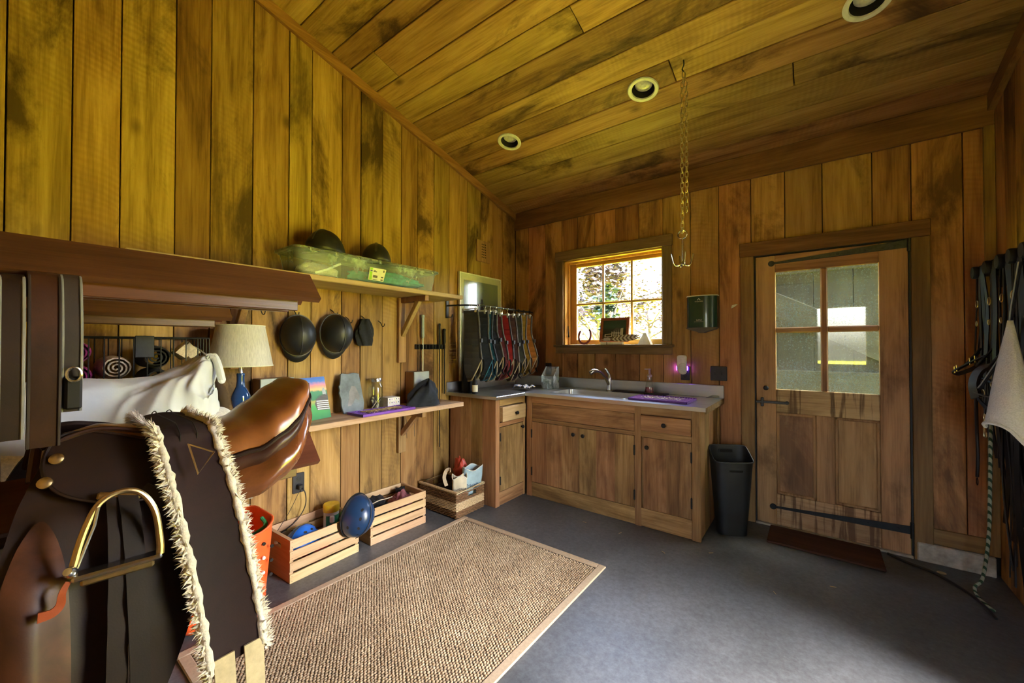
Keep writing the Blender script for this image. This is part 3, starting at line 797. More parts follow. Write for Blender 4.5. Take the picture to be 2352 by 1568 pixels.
# tree beyond the window
def tree(x, y, h, rx, rz, n, lab, mat, seed):
    r = random.Random(seed); t = thing('tree', (x, y, -.14), lab, 'tree', 'trees beyond the window')
    tr = MB().tube(spline([(x, y, -.14), (x + .1, y, h * .4), (x - .1, y + .1, h)], 5), .10, 8, scale=[1 - .06 * i for i in range(11)])
    for k in range(9):
        a = r.uniform(0, 2 * PI); z0 = r.uniform(h * .35, h * .8)
        tr.tube([(x, y, z0), (x + rx * .45 * math.cos(a), y + rx * .45 * math.sin(a), z0 + .5), (x + rx * .9 * math.cos(a), y + rx * .9 * math.sin(a), z0 + .8)], .03, 5, scale=[1, .7, .3])
    build(tr, 'trunk', 'tree_bark', t)
    lf = MB(); cl_ = [V((r.gauss(0, .45) * rx, r.gauss(0, .45) * rx, h + r.gauss(0, .42) * rz)) for _ in range(46)]
    for k in range(n):
        c_ = r.choice(cl_); p = c_ + V((r.gauss(0, .22), r.gauss(0, .22), r.gauss(0, .2))) * rx * .5 + V((x, y, 0))
        M = Matrix.Rotation(r.uniform(0, 6.3), 3, 'Z') @ Matrix.Rotation(r.uniform(-1.2, 1.2), 3, 'X'); s_ = r.uniform(.04, .085)
        lf.add([M @ V(q) * s_ + p for q in ((-1, 0, 0), (0, -.55, .1), (1, 0, 0), (0, .55, .1))], [(0, 1, 2, 3)])
    build(lf, 'foliage', mat, t, kind='stuff', smooth=0, recalc=False)
tree(-4.5, 9.5, 2.9, 1.25, 1.5, 5200, 'pink flowering tree filling the left of the window view', 'leaf_pink', 1)
tree(-5.0, 15.0, 2.8, 2.6, 2.0, 5200, 'sparse pale tree at the right of the window view', 'leaf_pink', 2)
tree(-2.9, 6.6, 2.05, .26, .35, 420, 'small green shrub in front of the flowering tree', 'leaf_green', 3)
# ------------------------------------------------------------------ fixed equipment
# recessed ceiling lights
tilt = Matrix.Rotation(math.atan(-.26), 3, 'X')
def cut_round(obj, c, r, up, down):
    """cut a round light opening out of a ceiling piece"""
    cu = build(MB().lathe([(r, -down), (r, up)], 40, c, tilt), 'cutter', 'backing', smooth=0)
    md = obj.modifiers.new('hole', 'BOOLEAN'); md.operation = 'DIFFERENCE'; md.object = cu; md.solver = 'EXACT'
    bpy.context.view_layer.update()
    me = bpy.data.meshes.new_from_object(obj.evaluated_get(bpy.context.evaluated_depsgraph_get()))
    obj.modifiers.remove(md); obj.data = me
    bpy.data.objects.remove(cu)
def ceiling_light(x, y, lab):
    t = thing('ceiling_light', (x, y, zc(y)), lab, 'ceiling light', 'recessed ceiling lights')
    c = V((x, y, zc(y)))
    for o in [cl] + list(cl.children):
        if o is cl: cut_round(o, c, .0775, .115, .02); continue
        bb_ = [o.matrix_world @ V(q) if False else FR[o.name] + V(q) for q in o.bound_box]
        if min(q.x for q in bb_) < x + .08 and max(q.x for q in bb_) > x - .08 and min(q.y for q in bb_) < y + .08 and max(q.y for q in bb_) > y - .08: cut_round(o, c, .0775, .115, .02)
    build(MB().lathe([(.074, .004), (.100, .004), (.102, -.002), (.096, -.007), (.077, -.006), (.074, .0), (.074, .004)], 36, c, tilt, cap=False), 'trim_ring', 'white_trim', t)
    build(MB().grid(lambda u, v: c + tilt @ V((.0765 * math.cos(2 * PI * u), .0765 * math.sin(2 * PI * u), lerp(-.003, .105, v))), 36, 6, True), 'baffle', 'baffle', t, smooth=60)
    b = build(MB().lathe([(.0, .028), (.022, .028), (.046, .031), (.057, .040), (.055, .060), (.03, .10), (0, .10)], 28, c, tilt), 'bulb', 'bulb', t)
    build(MB().lathe([(.0, .024), (.009, .0245), (.015, .028), (.012, .03), (0, .03)], 16, c, tilt), 'lens_centre', 'white_trim', b)
ceiling_light(-2.072, 2.673, 'recessed ceiling light farthest from the door, near the left wall')
ceiling_light(-.924, 2.677, 'middle recessed ceiling light beside the hanging chain')
ceiling_light(.22, 2.681, 'recessed ceiling light at the top edge, nearest the door side')

# hanging tack hook on a doubled chain
ct = V((-.64, 2.584, zc(2.584)))
hk = thing('tack_hook', (-.645, 2.584, 1.86), 'hanging brass chain with a four-pronged metal tack hook', 'hook')
build(MB().tube(spline([ct, ct + V((.002, 0, -.03)), ct + V((-.01, .005, -.05)), ct + V((0, 0, -.07))], 5), .004, 8), 'ceiling_eye', 'iron_grey', hk)
def link(m, c, ang, L=.020, w=.0065, r=.0016):
    pts = []
    for i in range(14):
        a = 2 * PI * i / 14; x = w * math.cos(a); z = (L - w) * (1 if math.sin(a) > 0 else -1) * (.55 if abs(math.sin(a)) > .05 else 0) + w * math.sin(a)
        pts.append(V(c) + V((x * math.cos(ang), x * math.sin(ang), z)))
    m.tube(pts, r, 5, True)
for (dx, z1) in ((-.012, 2.085), (.014, 2.20)):
    z = ct.z - .075; k = 0; m = MB()
    while z > z1:
        f = min(1, (ct.z - .075 - z) / .08)
        link(m, (ct.x + dx * f, ct.y, z - .018), (k % 2) * PI / 2 + .6, .027, .009, .0026); z -= .031; k += 1
    build(m, 'chain', 'chain_metal', hk, label='twisted link chain')
hc = V((-.652, 2.584, 2.05)); m = MB()
m.tube([hc + V((.026 * math.cos(a * PI / 9), 0, .026 * math.sin(a * PI / 9) + .0)) for a in range(18)], .0042, 6, True)
m.tube([hc + V((0, 0, -.026)), hc + V((0, 0, -.185))], .005, 8)
for a in range(4):
    d = V((math.cos(a * PI / 2 + .5), math.sin(a * PI / 2 + .5), 0))
    m.tube(spline([hc + V((0, 0, -.165)), hc + d * .02 + V((0, 0, -.19)), hc + d * .045 + V((0, 0, -.185)), hc + d * .062 + V((0, 0, -.12))], 5), .0045, 6)
build(m, 'hook', 'steel_bright', hk, label='four-pronged cleaning hook')

# ---- cabinets
CZ = .91
def knob(x, y, z, d, par):
    M = V(d).to_track_quat('Z', 'X').to_matrix()
    build(MB().lathe([(.007, 0), (.006, .012), (.015, .018), (.0165, .024), (.012, .031), (0, .033)], 14, (x, y, z), M), 'knob', 'iron_black', par, label='round black knob')
def hinges(pts, par):
    for (a, b) in pts: build(MB().bar(a, b, .012, .012, (0, 1, 0), .002), 'hinge', 'iron_black', par, smooth=0)
# return cabinet (front faces the room, x = -2.15)
rc = thing('return_cabinet', (-2.43, 2.8, 0), 'narrow oak base cabinet with ajar drawer beside the basket', 'cabinet')
fx = -2.15
build(MB().box(XL + .02, fx - .02, 2.605, 3.0, .0, .78, 0), 'body', 'cab_z', rc, smooth=0)
for i in range(4):
    a = XL + .02 + i * (fx - XL - .04) / 4
    build(MB().box(a + .001, a + (fx - XL - .04) / 4 - .001, 2.588, 2.606, .0, CZ, .002), 'end_board', 'cab_z', rc, smooth=0)
build(MB().box(fx - .04, fx, 2.588, 2.64, 0, CZ, .003), 'post', 'cab_z', rc, smooth=0)
build(MB().box(fx - .03, fx, 2.985, 3.02, 0, CZ, .003), 'post', 'cab_z', rc, smooth=0)
build(MB().box(fx - .02, fx, 2.64, 2.99, .85, CZ), 'top_rail', 'cab_y', rc, smooth=0)
build(MB().box(fx - .02, fx, 2.64, 2.99, .672, .706), 'middle_rail', 'cab_y', rc, smooth=0)
build(MB().box(fx - .02, fx - .003, 2.64, 2.99, 0.005, .115), 'kick_rail', 'cab_y', rc, smooth=0)
dwr = build(MB().box(fx - .3, fx + .028, 2.648, 2.985, .715, .84, .003), 'drawer', 'pine_y', rc, label='pale drawer front pulled slightly open', smooth=0)
knob(fx + .028, 2.83, .775, (1, 0, 0), dwr)
dd = build(MB().box(fx - .018, fx + .001, 2.646, 2.982, .122, .666, .002), 'door', 'cab_z', rc, smooth=0)
knob(fx, 2.95, .63, (1, 0, 0), dd); hinges([((fx + .003, 2.643, .55), (fx + .003, 2.643, .62)), ((fx + .003, 2.643, .18), (fx + .003, 2.643, .25))], dd)
# sink cabinet, front y = 3.0
fy = 3.0
sc_ = thing('sink_cabinet', (-1.6, 3.3, 0), 'wide oak sink cabinet with double doors and a false drawer front', 'cabinet')
build(MB().box(-2.11, -1.095, fy + .02, YB - .002, 0, .70), 'body', 'cab_z', sc_, smooth=0)
build(MB().box(-2.125, -2.068, fy, fy + .02, 0, CZ, .002), 'post', 'cab_z', sc_, smooth=0)
build(MB().box(-1.112, -1.095, fy, fy + .02, 0, CZ), 'post', 'cab_z', sc_, smooth=0)
build(MB().box(-2.068, -1.112, fy, fy + .02, .848, CZ), 'top_rail', 'cab_x', sc_, smooth=0)
build(MB().box(-2.068, -1.112, fy, fy + .02, .680, .708), 'middle_rail', 'cab_x', sc_, smooth=0)
build(MB().box(-2.068, -1.112, fy + .002, fy + .02, .004, .128), 'kick_rail', 'cab_x', sc_, smooth=0)
build(MB().box(-2.064, -1.116, fy + .003, fy + .02, .711, .845, .002), 'drawer_front', 'cab_x', sc_, smooth=0)
for (a, b, kx, hx) in ((-2.064, -1.589, -1.632, -2.066), (-1.587, -1.116, -1.542, -1.114)):
    d = build(MB().box(a, b, fy - .001, fy + .018, .132, .676, .002), 'door', 'cab_z', sc_, smooth=0)
    w_ = (b - a) / 3
    for k in range(3): build(MB().box(a + k * w_ + .002, a + (k + 1) * w_ - .0006, fy - .0022, fy, .134, .674, .0008), 'board', 'cab_z', d, smooth=0)
    knob(kx, fy - .002, .618, (0, -1, 0), d); hinges([((hx, fy - .003, z), (hx, fy - .003, z + .075)) for z in (.19, .53)], d)
# drawer cabinet on the right
dc = thing('drawer_cabinet', (-.87, 3.3, 0), 'oak base cabinet with one drawer over one door, next to trash can', 'cabinet')
build(MB().box(-1.09, -.67, fy + .02, YB - .002, 0, .90), 'body', 'cab_z', dc, smooth=0)
build(MB().box(-1.095, -1.062, fy, fy + .02, 0, CZ), 'post', 'cab_z', dc, smooth=0)
build(MB().box(-.702, -.645, fy - .006, fy + .02, 0, CZ, .003), 'post', 'cab_z', dc, smooth=0)
build(MB().box(-1.062, -.702, fy, fy + .02, .848, CZ), 'top_rail', 'cab_x', dc, smooth=0)
build(MB().box(-1.062, -.702, fy, fy + .02, .678, .722), 'middle_rail', 'cab_x', dc, smooth=0)
build(MB().box(-1.062, -.702, fy + .002, fy + .02, .004, .138), 'kick_rail', 'cab_x', dc, smooth=0)
for i in range(4):
    a = fy + .02 + i * .15
    build(MB().box(-.672, -.652, a + .001, a + .149, .0, CZ, .002), 'end_board', 'cab_z', dc, smooth=0)
d = build(MB().box(-1.06, -.706, fy - .016, fy + .4, .726, .842, .003), 'drawer', 'cab_x', dc, smooth=0); knob(-.885, fy - .016, .785, (0, -1, 0), d)
d = build(MB().box(-1.048, -.706, fy - .001, fy + .018, .142, .674, .002), 'door', 'cab_z', dc, smooth=0)
for k in range(2): build(MB().box(-1.046 + k * .17, -.878 + k * .17, fy - .0022, fy, .144, .672, .0008), 'board', 'cab_z', d, smooth=0)
knob(-1.012, fy - .002, .605, (0, -1, 0), d); hinges([((-.704, fy - .004, z), (-.704, fy - .004, z + .075)) for z in (.22, .54)], d)

# worktop
TZ = .94
wt = thing('worktop', (-1.6, 3.3, CZ), 'L-shaped stainless steel worktop with backsplash', 'worktop')
SX0, SX1, SY0, SY1 = -1.93, -1.20, 3.09, 3.46
m = MB()
m.box(XL + .002, -2.11, 2.55, YB - .002, CZ + .001, TZ, .003)
for (a, b, c_, d) in ((-2.112, SX0, 2.955, YB - .002), (SX1, -.600, 2.955, YB - .002), (SX0 - .001, SX1 + .001, 2.955, SY0), (SX0 - .001, SX1 + .001, SY1, YB - .002)):
    m.box(a, b, c_, d, CZ + .001, TZ)
build(m, 'top', 'steel', wt, smooth=0)
build(MB().box(XL + .02, -.597, YB - .022, YB - .002, TZ, 1.042, .003), 'backsplash', 'steel', wt, smooth=0)
build(MB().box(XL + .002, XL + .02, 2.55, YB - .022, TZ, 1.03, .003), 'backsplash', 'steel', wt, smooth=0)
build(MB().box(-.602, -.598, 2.955, YB - .002, CZ - .012, TZ - .001), 'end_strip', 'casing_x', wt, smooth=0)
sk = thing('sink', (-1.56, 3.28, .76), 'rectangular stainless steel sink basin under the faucet', 'sink')
m = MB()
rr = [(x * 1.0, y) for (x, y) in rrect(SX1 - SX0 + .03, SY1 - SY0 + .03, .05)]
r2 = rrect(SX1 - SX0 - .01, SY1 - SY0 - .01, .045); r3 = rrect(SX1 - SX0 - .05, SY1 - SY0 - .05, .04)
cx_, cy_ = (SX0 + SX1) / 2, (SY0 + SY1) / 2
rings = [(rr, TZ + .0005), (rr, TZ + .004), (r2, TZ + .003), (r3, TZ - .16)]
vs = [V((cx_ + a, cy_ + b, z)) for (pl, z) in rings for (a, b) in pl]; n_ = len(rr); fs = []
for j in range(3):
    for i in range(n_): fs.append((j * n_ + i, j * n_ + (i + 1) % n_, (j + 1) * n_ + (i + 1) % n_, (j + 1) * n_ + i))
fs.append(tuple(3 * n_ + i for i in range(n_)))
m.add(vs, fs); build(m, 'basin', 'steel', sk, smooth=30)
build(MB().lathe([(.04, 0), (.035, .003), (.0, .001)], 16, (cx_, cy_, TZ - .16)), 'drain', 'steel_bright', sk)
fc = thing('faucet', (-1.545, 3.525, TZ), 'single lever brushed metal kitchen faucet', 'faucet')
f0 = V((-1.545, 3.525, TZ))
build(MB().lathe([(.03, 0), (.03, .006), (.024, .012), (.022, .05), (.025, .11), (.022, .125), (0, .128)], 18, f0), 'body', 'steel_bright', fc)
sp_ = [f0 + V(p) for p in ((-.0, -.005, .06), (-.02, -.06, .14), (-.045, -.12, .185), (-.075, -.165, .195), (-.10, -.195, .175))]
build(MB().tube(spline(sp_, 6), .016, 12, scale=[1, 1, 1, .95, .95, .92, .9, .9, .9, .9, .9, .95, 1, 1.05, 1.1, 1.15, 1.2, 1.25, 1.3, 1.3, 1.3, 1.3, 1.3, 1.3, 1.3]), 'spout', 'steel_bright', fc)
build(MB().tube(spline([f0 + V(p) for p in ((0, 0, .12), (-.004, .0, .16), (-.02, -.02, .20), (-.035, -.035, .215))], 5), .013, 10, scale=[1.3, 1.3, 1.2, 1.1, 1, .95, .9, .9, .9, .85, .85, .8, .8, .75, .7, .6]), 'lever', 'steel_bright', fc)

# ---- wall fittings
def plate(name, x, z, w, h, lab, cat, duplex=False, toggles=0, wall='back'):
    if wall == 'back': fn = lambda a, b, d: V((x + a, YB - d, z + b))
    else: fn = lambda a, b, d: V((XL + d, x + a, z + b))
    t = thing(name, fn(0, -h / 2, 0), lab, cat)
    build(MB().prism(rrect(w, h, .006, 3), fn, 0.0, .007, .002), 'cover_plate', 'plate_dark', t)
    if duplex:
        for s_ in (-1, 1):
            rec = build(MB().prism(circ(.017, 16, 0, s_ * h * .2), fn, .006, .0085), 'receptacle', 'plastic_black', t)
            build(MB().prism([(-.008, s_ * h * .2 - .004), (-.006, s_ * h * .2 - .004), (-.006, s_ * h * .2 + .005), (-.008, s_ * h * .2 + .005)], fn, .008, .0088).prism([(.006, s_ * h * .2 - .004), (.008, s_ * h * .2 - .004), (.008, s_ * h * .2 + .005), (.006, s_ * h * .2 + .005)], fn, .008, .0088), 'slot', 'backing', rec)
    for k in range(toggles):
        a = (k - (toggles - 1) / 2) * w * .42
        build(MB().prism([(a - .005, -.012), (a + .005, -.012), (a + .004, .014), (a - .004, .014)], fn, .006, .016), 'toggle', 'plastic_black', t)
        for b in (-.03, .03): build(MB().prism(circ(.003, 8, a, b), fn, .006, .008), 'screw', 'iron_grey', t)
    return t
plate('wall_outlet', -2.275, 1.123, .075, .12, 'dark outlet on the back wall behind the plastic scoop holder', 'outlet', True)
plate('wall_outlet', -.895, 1.13, .072, .118, 'dark outlet below the glowing plug-in light', 'outlet', True)
plate('light_switch', -.637, 1.138, .122, .118, 'dark double switch plate between plug-in light and door', 'switch', toggles=2)
plate('wall_outlet', 1.238, .462, .075, .13, 'black outlet low on the left wall above the first crate', 'outlet', True, wall='left')
nl = thing('plug_in_light', (-.905, YB - .012, 1.14), 'white plug-in light glowing purple at its sides', 'night light')
fnl = lambda a, b, d: V((-.918 + a, YB - .012 - d, 1.215 + b))
build(MB().prism(rrect(.078, .14, .02, 5), fnl, 0, .024, .004), 'body', 'white_plastic', nl)
build(MB().prism([(x - .0 + .012, y - .045) for (x, y) in rrect(.066, .098, .031, 7)], fnl, .022, .04, .006), 'lower_cap', 'white_plastic', nl)
for sg in (-1, 1): build(MB().box(-.918 + sg * .041 - .002, -.918 + sg * .041 + .002, YB - .026, YB - .010, 1.155, 1.19), 'glow_strip', 'led_purple', nl, label='purple glowing strip', smooth=0)

# paper towel dispenser
pd = thing('paper_towel_dispenser', (-.75, YB, 1.50), 'dark green glossy paper towel dispenser on the back wall', 'dispenser')
zb, zt = 1.515, 1.772
arc = [(-.118, 0), (-.118, .05)] + [(.118 * math.sin(a), .05 + .055 * math.cos(a)) for a in [(-90 + 18 * i) * PI / 180 for i in range(1, 10)]] + [(.118, .05), (.118, 0)]
build(MB().prism(arc, lambda a, b, d: V((-.75 + a, YB - b, zb + d)), 0, zt - zb, 0), 'cover', 'dispenser_green', pd, smooth=40)
build(MB().prism([(a * 1.02, b * 1.02) for a, b in arc], lambda a, b, d: V((-.75 + a, YB - b, zt + d)), 0, .008, .002), 'lid', 'white_trim', pd, label='pale top edge')
build(MB().prism([(-.12, 0), (.12, 0), (.10, -.016), (.035, -.034), (.02, -.042), (-.02, -.042), (-.035, -.034), (-.10, -.016)], lambda a, b, d: V((-.75 + a, YB - .004 - d, zb + b)), 0, .085), 'base', 'dispenser_grey', pd, smooth=20)
dfn = lambda cz: (lambda x, y, z: V((-.763 + x, YB - .05 - .055 * math.sqrt(max(0, 1 - ((x - .013) / .118) ** 2)) - .0012 - z, cz + y)))
build(text_mb('Georgia-Pacific', .0105, dfn(1.728)), 'lettering', 'print_white', pd, smooth=0, recalc=False)
build(text_mb('SofPull', .016, dfn(1.575)), 'lettering', 'print_white', pd, smooth=0, recalc=False)
build(text_mb('HIGH CAPACITY CENTERPULL', .0055, dfn(1.561)), 'lettering', 'print_white', pd, smooth=0, recalc=False)
lg = MB().prism([(-.014, 0), (0, .017), (.014, 0), (.009, 0), (0, .010), (-.009, 0)], lambda a, b, d: dfn(1.738)(a, b, d), 0, .0006)
build(lg, 'logo', 'print_white', pd, label='white mountain shaped mark', smooth=0)
# small white hook flake right of the dispenser
build(MB().add([(-.545, YB - .001, 1.665), (-.51, YB - .001, 1.70), (-.495, YB - .012, 1.695), (-.52, YB - .012, 1.675), (-.538, YB - .006, 1.69)], [(0, 1, 4), (1, 2, 4), (2, 3, 4), (3, 0, 4), (0, 1, 2, 3)]), 'paper_scrap', 'white_plastic', label='tiny white scrap stuck on the wall right of the dispenser', cat='scrap', smooth=0)

# wooden speaker panel with holes on the left wall
vp = thing('wall_vent', (XL, 3.055, 2.22), 'small wooden vent panel with drilled holes high on the left wall', 'vent')
build(MB().box(XL, XL + .02, 2.958, 3.155, 2.222, 2.44, .003), 'panel', 'bracket_z', vp, smooth=0)
for i in range(3):
    for j in range(6):
        build(MB().lathe([(.0065, 0), (.0065, .0015), (0, .0015)], 8, (XL + .02, 3.03 + i * .026, 2.27 + j * .026), Matrix.Rotation(PI / 2, 3, 'Y')), 'hole', 'backing', vp, smooth=0)
# louvered wall grille behind the picture
lv = thing('wall_grille', (XL, 2.63, 1.23), 'narrow brown louvered grille beside the leaning picture', 'grille')
build(MB().box(XL, XL + .006, 2.585, 2.68, 1.20, 1.40, .002), 'frame', 'oak_trim_z', lv, smooth=0)
for k in range(9): build(MB().bar((XL + .008, 2.59, 1.212 + k * .021), (XL + .008, 2.675, 1.212 + k * .021), .012, .004, (1, 0, 1)), 'slat', 'cab_y', lv, smooth=0)
# ------------------------------------------------------------------ shelves on the left wall
def bracket(par, y, ztop, depth, drop, mat='bracket_z'):
    build(MB().box(XL + .001, XL + .03, y - .02, y + .05, ztop - drop, ztop, .003), 'bracket_leg', mat, par, smooth=0)
    build(MB().box(XL + .03, XL + depth, y - .004, y + .034, ztop - .045, ztop, .003), 'bracket_arm', mat, par, smooth=0)
    build(MB().bar((XL + .025, y + .015, ztop - drop * .58), (XL + depth * .72, y + .015, ztop - .03), .036, .04, (0, 0, 1), .003), 'bracket_brace', mat, par, smooth=0)
us = thing('upper_shelf', (-2.54, 1.4, 1.755), 'long rough wooden upper shelf on three-piece brackets', 'shelf')
build(MB().box(XL + .001, -2.375, .35, 2.425, 1.757, 1.79, .004), 'board', 'shelf_y', us, smooth=0)
bracket(us, 2.03, 1.757, .33, .53); bracket(us, .86, 1.757, .33, .53)
ls = thing('lower_shelf', (-2.54, 1.3, .855), 'long rough wooden lower shelf with lamp and knick-knacks', 'shelf')
m = MB().box(XL + .001, -2.375, .04, 2.435, .855, .89, .003)
build(m, 'board', 'shelf_y', ls, smooth=0)
bracket(ls, 2.03, .855, .30, .36); bracket(ls, .5, .855, .30, .36)
LZ = .89; UZ = 1.79

# storage bin
bn = thing('storage_bin', (-2.545, 1.62, UZ), 'long translucent plastic storage bin with lid on the upper shelf', 'bin')
def bshell(w, l, z): return [(-2.545 + a, 1.625 + b, z) for (a, b) in rrect(w, l, .04, 5)]
def loft(rings, cap0=True, cap1=False):
    n = len(rings[0]); m = MB(); fs = []
    for j in range(len(rings) - 1):
        for i in range(n): fs.append((j * n + i, j * n + (i + 1) % n, (j + 1) * n + (i + 1) % n, (j + 1) * n + i))
    if cap0: fs.append(tuple(range(n))[::-1])
    if cap1: fs.append(tuple((len(rings) - 1) * n + i for i in range(n)))
    return m.add([p for r in rings for p in r], fs)
build(loft([bshell(.235, 1.03, UZ + .001), bshell(.265, 1.085, UZ + .14), bshell(.275, 1.10, UZ + .142), bshell(.275, 1.10, UZ + .15)]), 'tub', 'bin_plastic', bn, smooth=40)
build(loft([bshell(.275, 1.105, UZ + .148), bshell(.295, 1.13, UZ + .150), bshell(.295, 1.13, UZ + .163), bshell(.27, 1.10, UZ + .170), bshell(.25, 1.08, UZ + .164)], True, True), 'lid', 'bin_lid', bn, smooth=30)
for k in range(7): build(MB().box(-2.398, -2.393, 1.15 + k * .158, 1.17 + k * .158, UZ + .14, UZ + .166, .001), 'lid_rib', 'bin_lid', bn, smooth=0)
lb = build(MB().add([(-2.4185, 1.552, UZ + .025), (-2.4185, 1.672, UZ + .025), (-2.4015, 1.685, UZ + .108), (-2.4015, 1.555, UZ + .108), (-2.4195, 1.552, UZ + .025), (-2.4195, 1.672, UZ + .025), (-2.4025, 1.685, UZ + .108), (-2.4025, 1.555, UZ + .108)],
    [(0, 1, 2, 3), (7, 6, 5, 4), (0, 1, 5, 4), (1, 2, 6, 5), (2, 3, 7, 6), (3, 0, 4, 7)]), 'price_label', 'cream_mat', bn, label='white paper label with a green stripe', smooth=0)
def lbfn(a, b, d): return V((-2.4178 + .0170 * b / .083 + d, 1.552 + a, UZ + .025 + b))
def lbox(a0, a1, b0, b1, n, mat): return build(MB().prism([(a0, b0), (a1, b0), (a1, b1), (a0, b1)], lbfn, 0, .0008), n, mat, lb, smooth=0)
lbox(.006, .026, .002, .055, 'green_stripe', 'lime'); lbox(.008, .028, .068, .08, 'green_stripe', 'lime'); lbox(.010, .026, .057, .066, 'logo', 'print_blue')
lbox(.034, .068, .018, .034, 'product_picture', 'dispenser_grey'); lbox(.034, .060, .056, .061, 'print_line', 'print_dark'); lbox(.034, .052, .064, .068, 'print_line', 'print_dark')
lbox(.095, .112, .004, .012, 'barcode', 'print_dark'); lbox(.098, .114, .022, .030, 'barcode', 'print_dark'); lbox(.110, .119, .060, .075, 'print_line', 'print_dark'); lbox(.034, .07, .004, .007, 'print_line', 'print_dark')
def cloth_lump(name, c, r, mat, lab, cat, seed, amp=.25, group=None, parent=None, sc=9):
    def fn(p):
        q = V((p.x / r[0], p.y / r[1], p.z / r[2])); k = 1 + amp * (nz(q, 1.7, seed) + .6 * nz(q, 4, seed + 1)); f = abs(nz(q, 3, seed + 3)) * amp * .7
        return p * (k - f)
    return build(MB().ell(c, r, 28, 18, fn=fn, z0=-.7), name, mat, parent, label=lab, cat=cat, group=group, smooth=60)
cloth_lump('folded_cloth', (-2.545, 1.78, UZ + .058), (.10, .33, .055), 'teal', 'teal cloth bundle inside the clear storage bin', 'cloth', 4)
cloth_lump('folded_cloth', (-2.55, 1.27, UZ + .052), (.09, .13, .05), 'fleece_cream', 'cream fleece bundle inside the left of the storage bin', 'cloth', 5)
build(MB().strap([(-2.44, 1.20, UZ + .02), (-2.435, 1.27, UZ + .05), (-2.432, 1.36, UZ + .10)], .012, .02, (1, 0, 0)), 'white_strap', 'white_plastic', label='white plastic strap inside the storage bin', cat='strap', smooth=0)

# helmets
def helmet(name, lab, M, loc, mat='helmet_black', brim=True, stripe=False, vents=False, group=None, sc=1.0, chin=True):
    """local: front +Y, up +Z, origin at the rim centre; M: rotation"""
    t = thing(name, loc, lab, 'helmet', group, local=True)
    t.rotation_euler = M.to_euler()
    t.scale = (sc, sc, sc)
    def dome(p):
        q = V(p)
        if q.z < 0: q.z *= .06
        q.y *= 1.0 + .05 * (1 if q.y > 0 else -1) * q.z / .15
        return q
    sh = build(MB().ell((0, 0, 0), (.100, .128, .135), 32, 20, fn=dome), 'shell', mat, t, smooth=60)
    build(MB().tube([(.1015 * math.cos(a), .1295 * math.sin(a), -.004) for a in [2 * PI * i / 40 for i in range(40)]], .005, 6, True), 'rim', 'helmet_trim' if not vents else 'plastic_black', t)
    if brim:
        def bf(u, v):
            a = math.radians(lerp(25, 155, u)); e = math.sin((u) * PI)
            r = 1 + .36 * v * e ** .7
            return V((.100 * r ** .5 * math.cos(a), .126 * math.sin(a) * r, -.008 - .030 * v * v * e + .002))
        build(MB().grid(bf, 22, 6), 'brim', mat, t, smooth=60, solid=.006, recalc=True)
    build(MB().strap([(0, y, .1385 * math.sqrt(max(0, 1 - (y / .135) ** 2))) for y in [-.125 + .25 * i / 16 for i in range(17)]], .016 if stripe else .004, .004, (0, 0, 1)), 'centre_band', 'helmet_trim', t)
    if vents:
        for (x, y) in ((.05, -.05), (-.05, -.05), (.055, 0), (-.055, 0), (.045, .055), (-.045, .055), (.02, .095), (-.02, .095), (.08, .06), (-.08, .06)):
            z = .135 * math.sqrt(max(0, 1 - (x / .1) ** 2 - (y / .128) ** 2)); nrm = V((x / .01, y / .0164, z / .0182)).normalized()
            build(MB().lathe([(.0105, -.004), (.0105, .0012), (0, .0012)], 12, V((x, y, z)), nrm.to_track_quat('Z', 'Y').to_matrix(), 1, .7), 'vent_hole', 'backing', sh, smooth=0)
    if chin: build(MB().tube(spline([(.09, .02, -.01), (.075, .0, -.03), (.03, .03, -.045), (-.03, .03, -.045), (-.075, .0, -.03), (-.09, .02, -.01)], 5), .005, 6), 'chin_strap', 'fabric_black', t)
    return t
HG = 'black riding helmets'
helmet('riding_helmet', 'black riding helmet standing left on the storage bin lid', Matrix.Rotation(math.radians(-150), 3, 'Z'), (-2.56, 1.33, UZ + .180), group=HG, sc=1.12, chin=False)
helmet('riding_helmet', 'black riding helmet with dull centre stripe on the storage bin lid', Matrix.Rotation(math.radians(-125), 3, 'Z'), (-2.56, 1.71, UZ + .180), stripe=True, group=HG, sc=1.05, chin=False)
# hanging: up -> +X, front -> -Z
MH = Matrix(((0, 0, 1), (-1, 0, 0), (0, -1, 0))); MH = Matrix(((0, 0, 1), (1, 0, 0), (0, -1, 0))) if MH.determinant() < 0 else MH
helmet('riding_helmet', 'black textured riding helmet hanging on the wall behind the lamp', Matrix.Rotation(math.radians(-14), 3, 'Z') @ MH, (-2.66, 1.205, 1.43), group=HG, sc=1.02)
helmet('riding_helmet', 'smooth black riding helmet hanging between helmet and black cloth', Matrix.Rotation(math.radians(-4), 3, 'Z') @ MH, (-2.655, 1.455, 1.45), group=HG, sc=1.04)
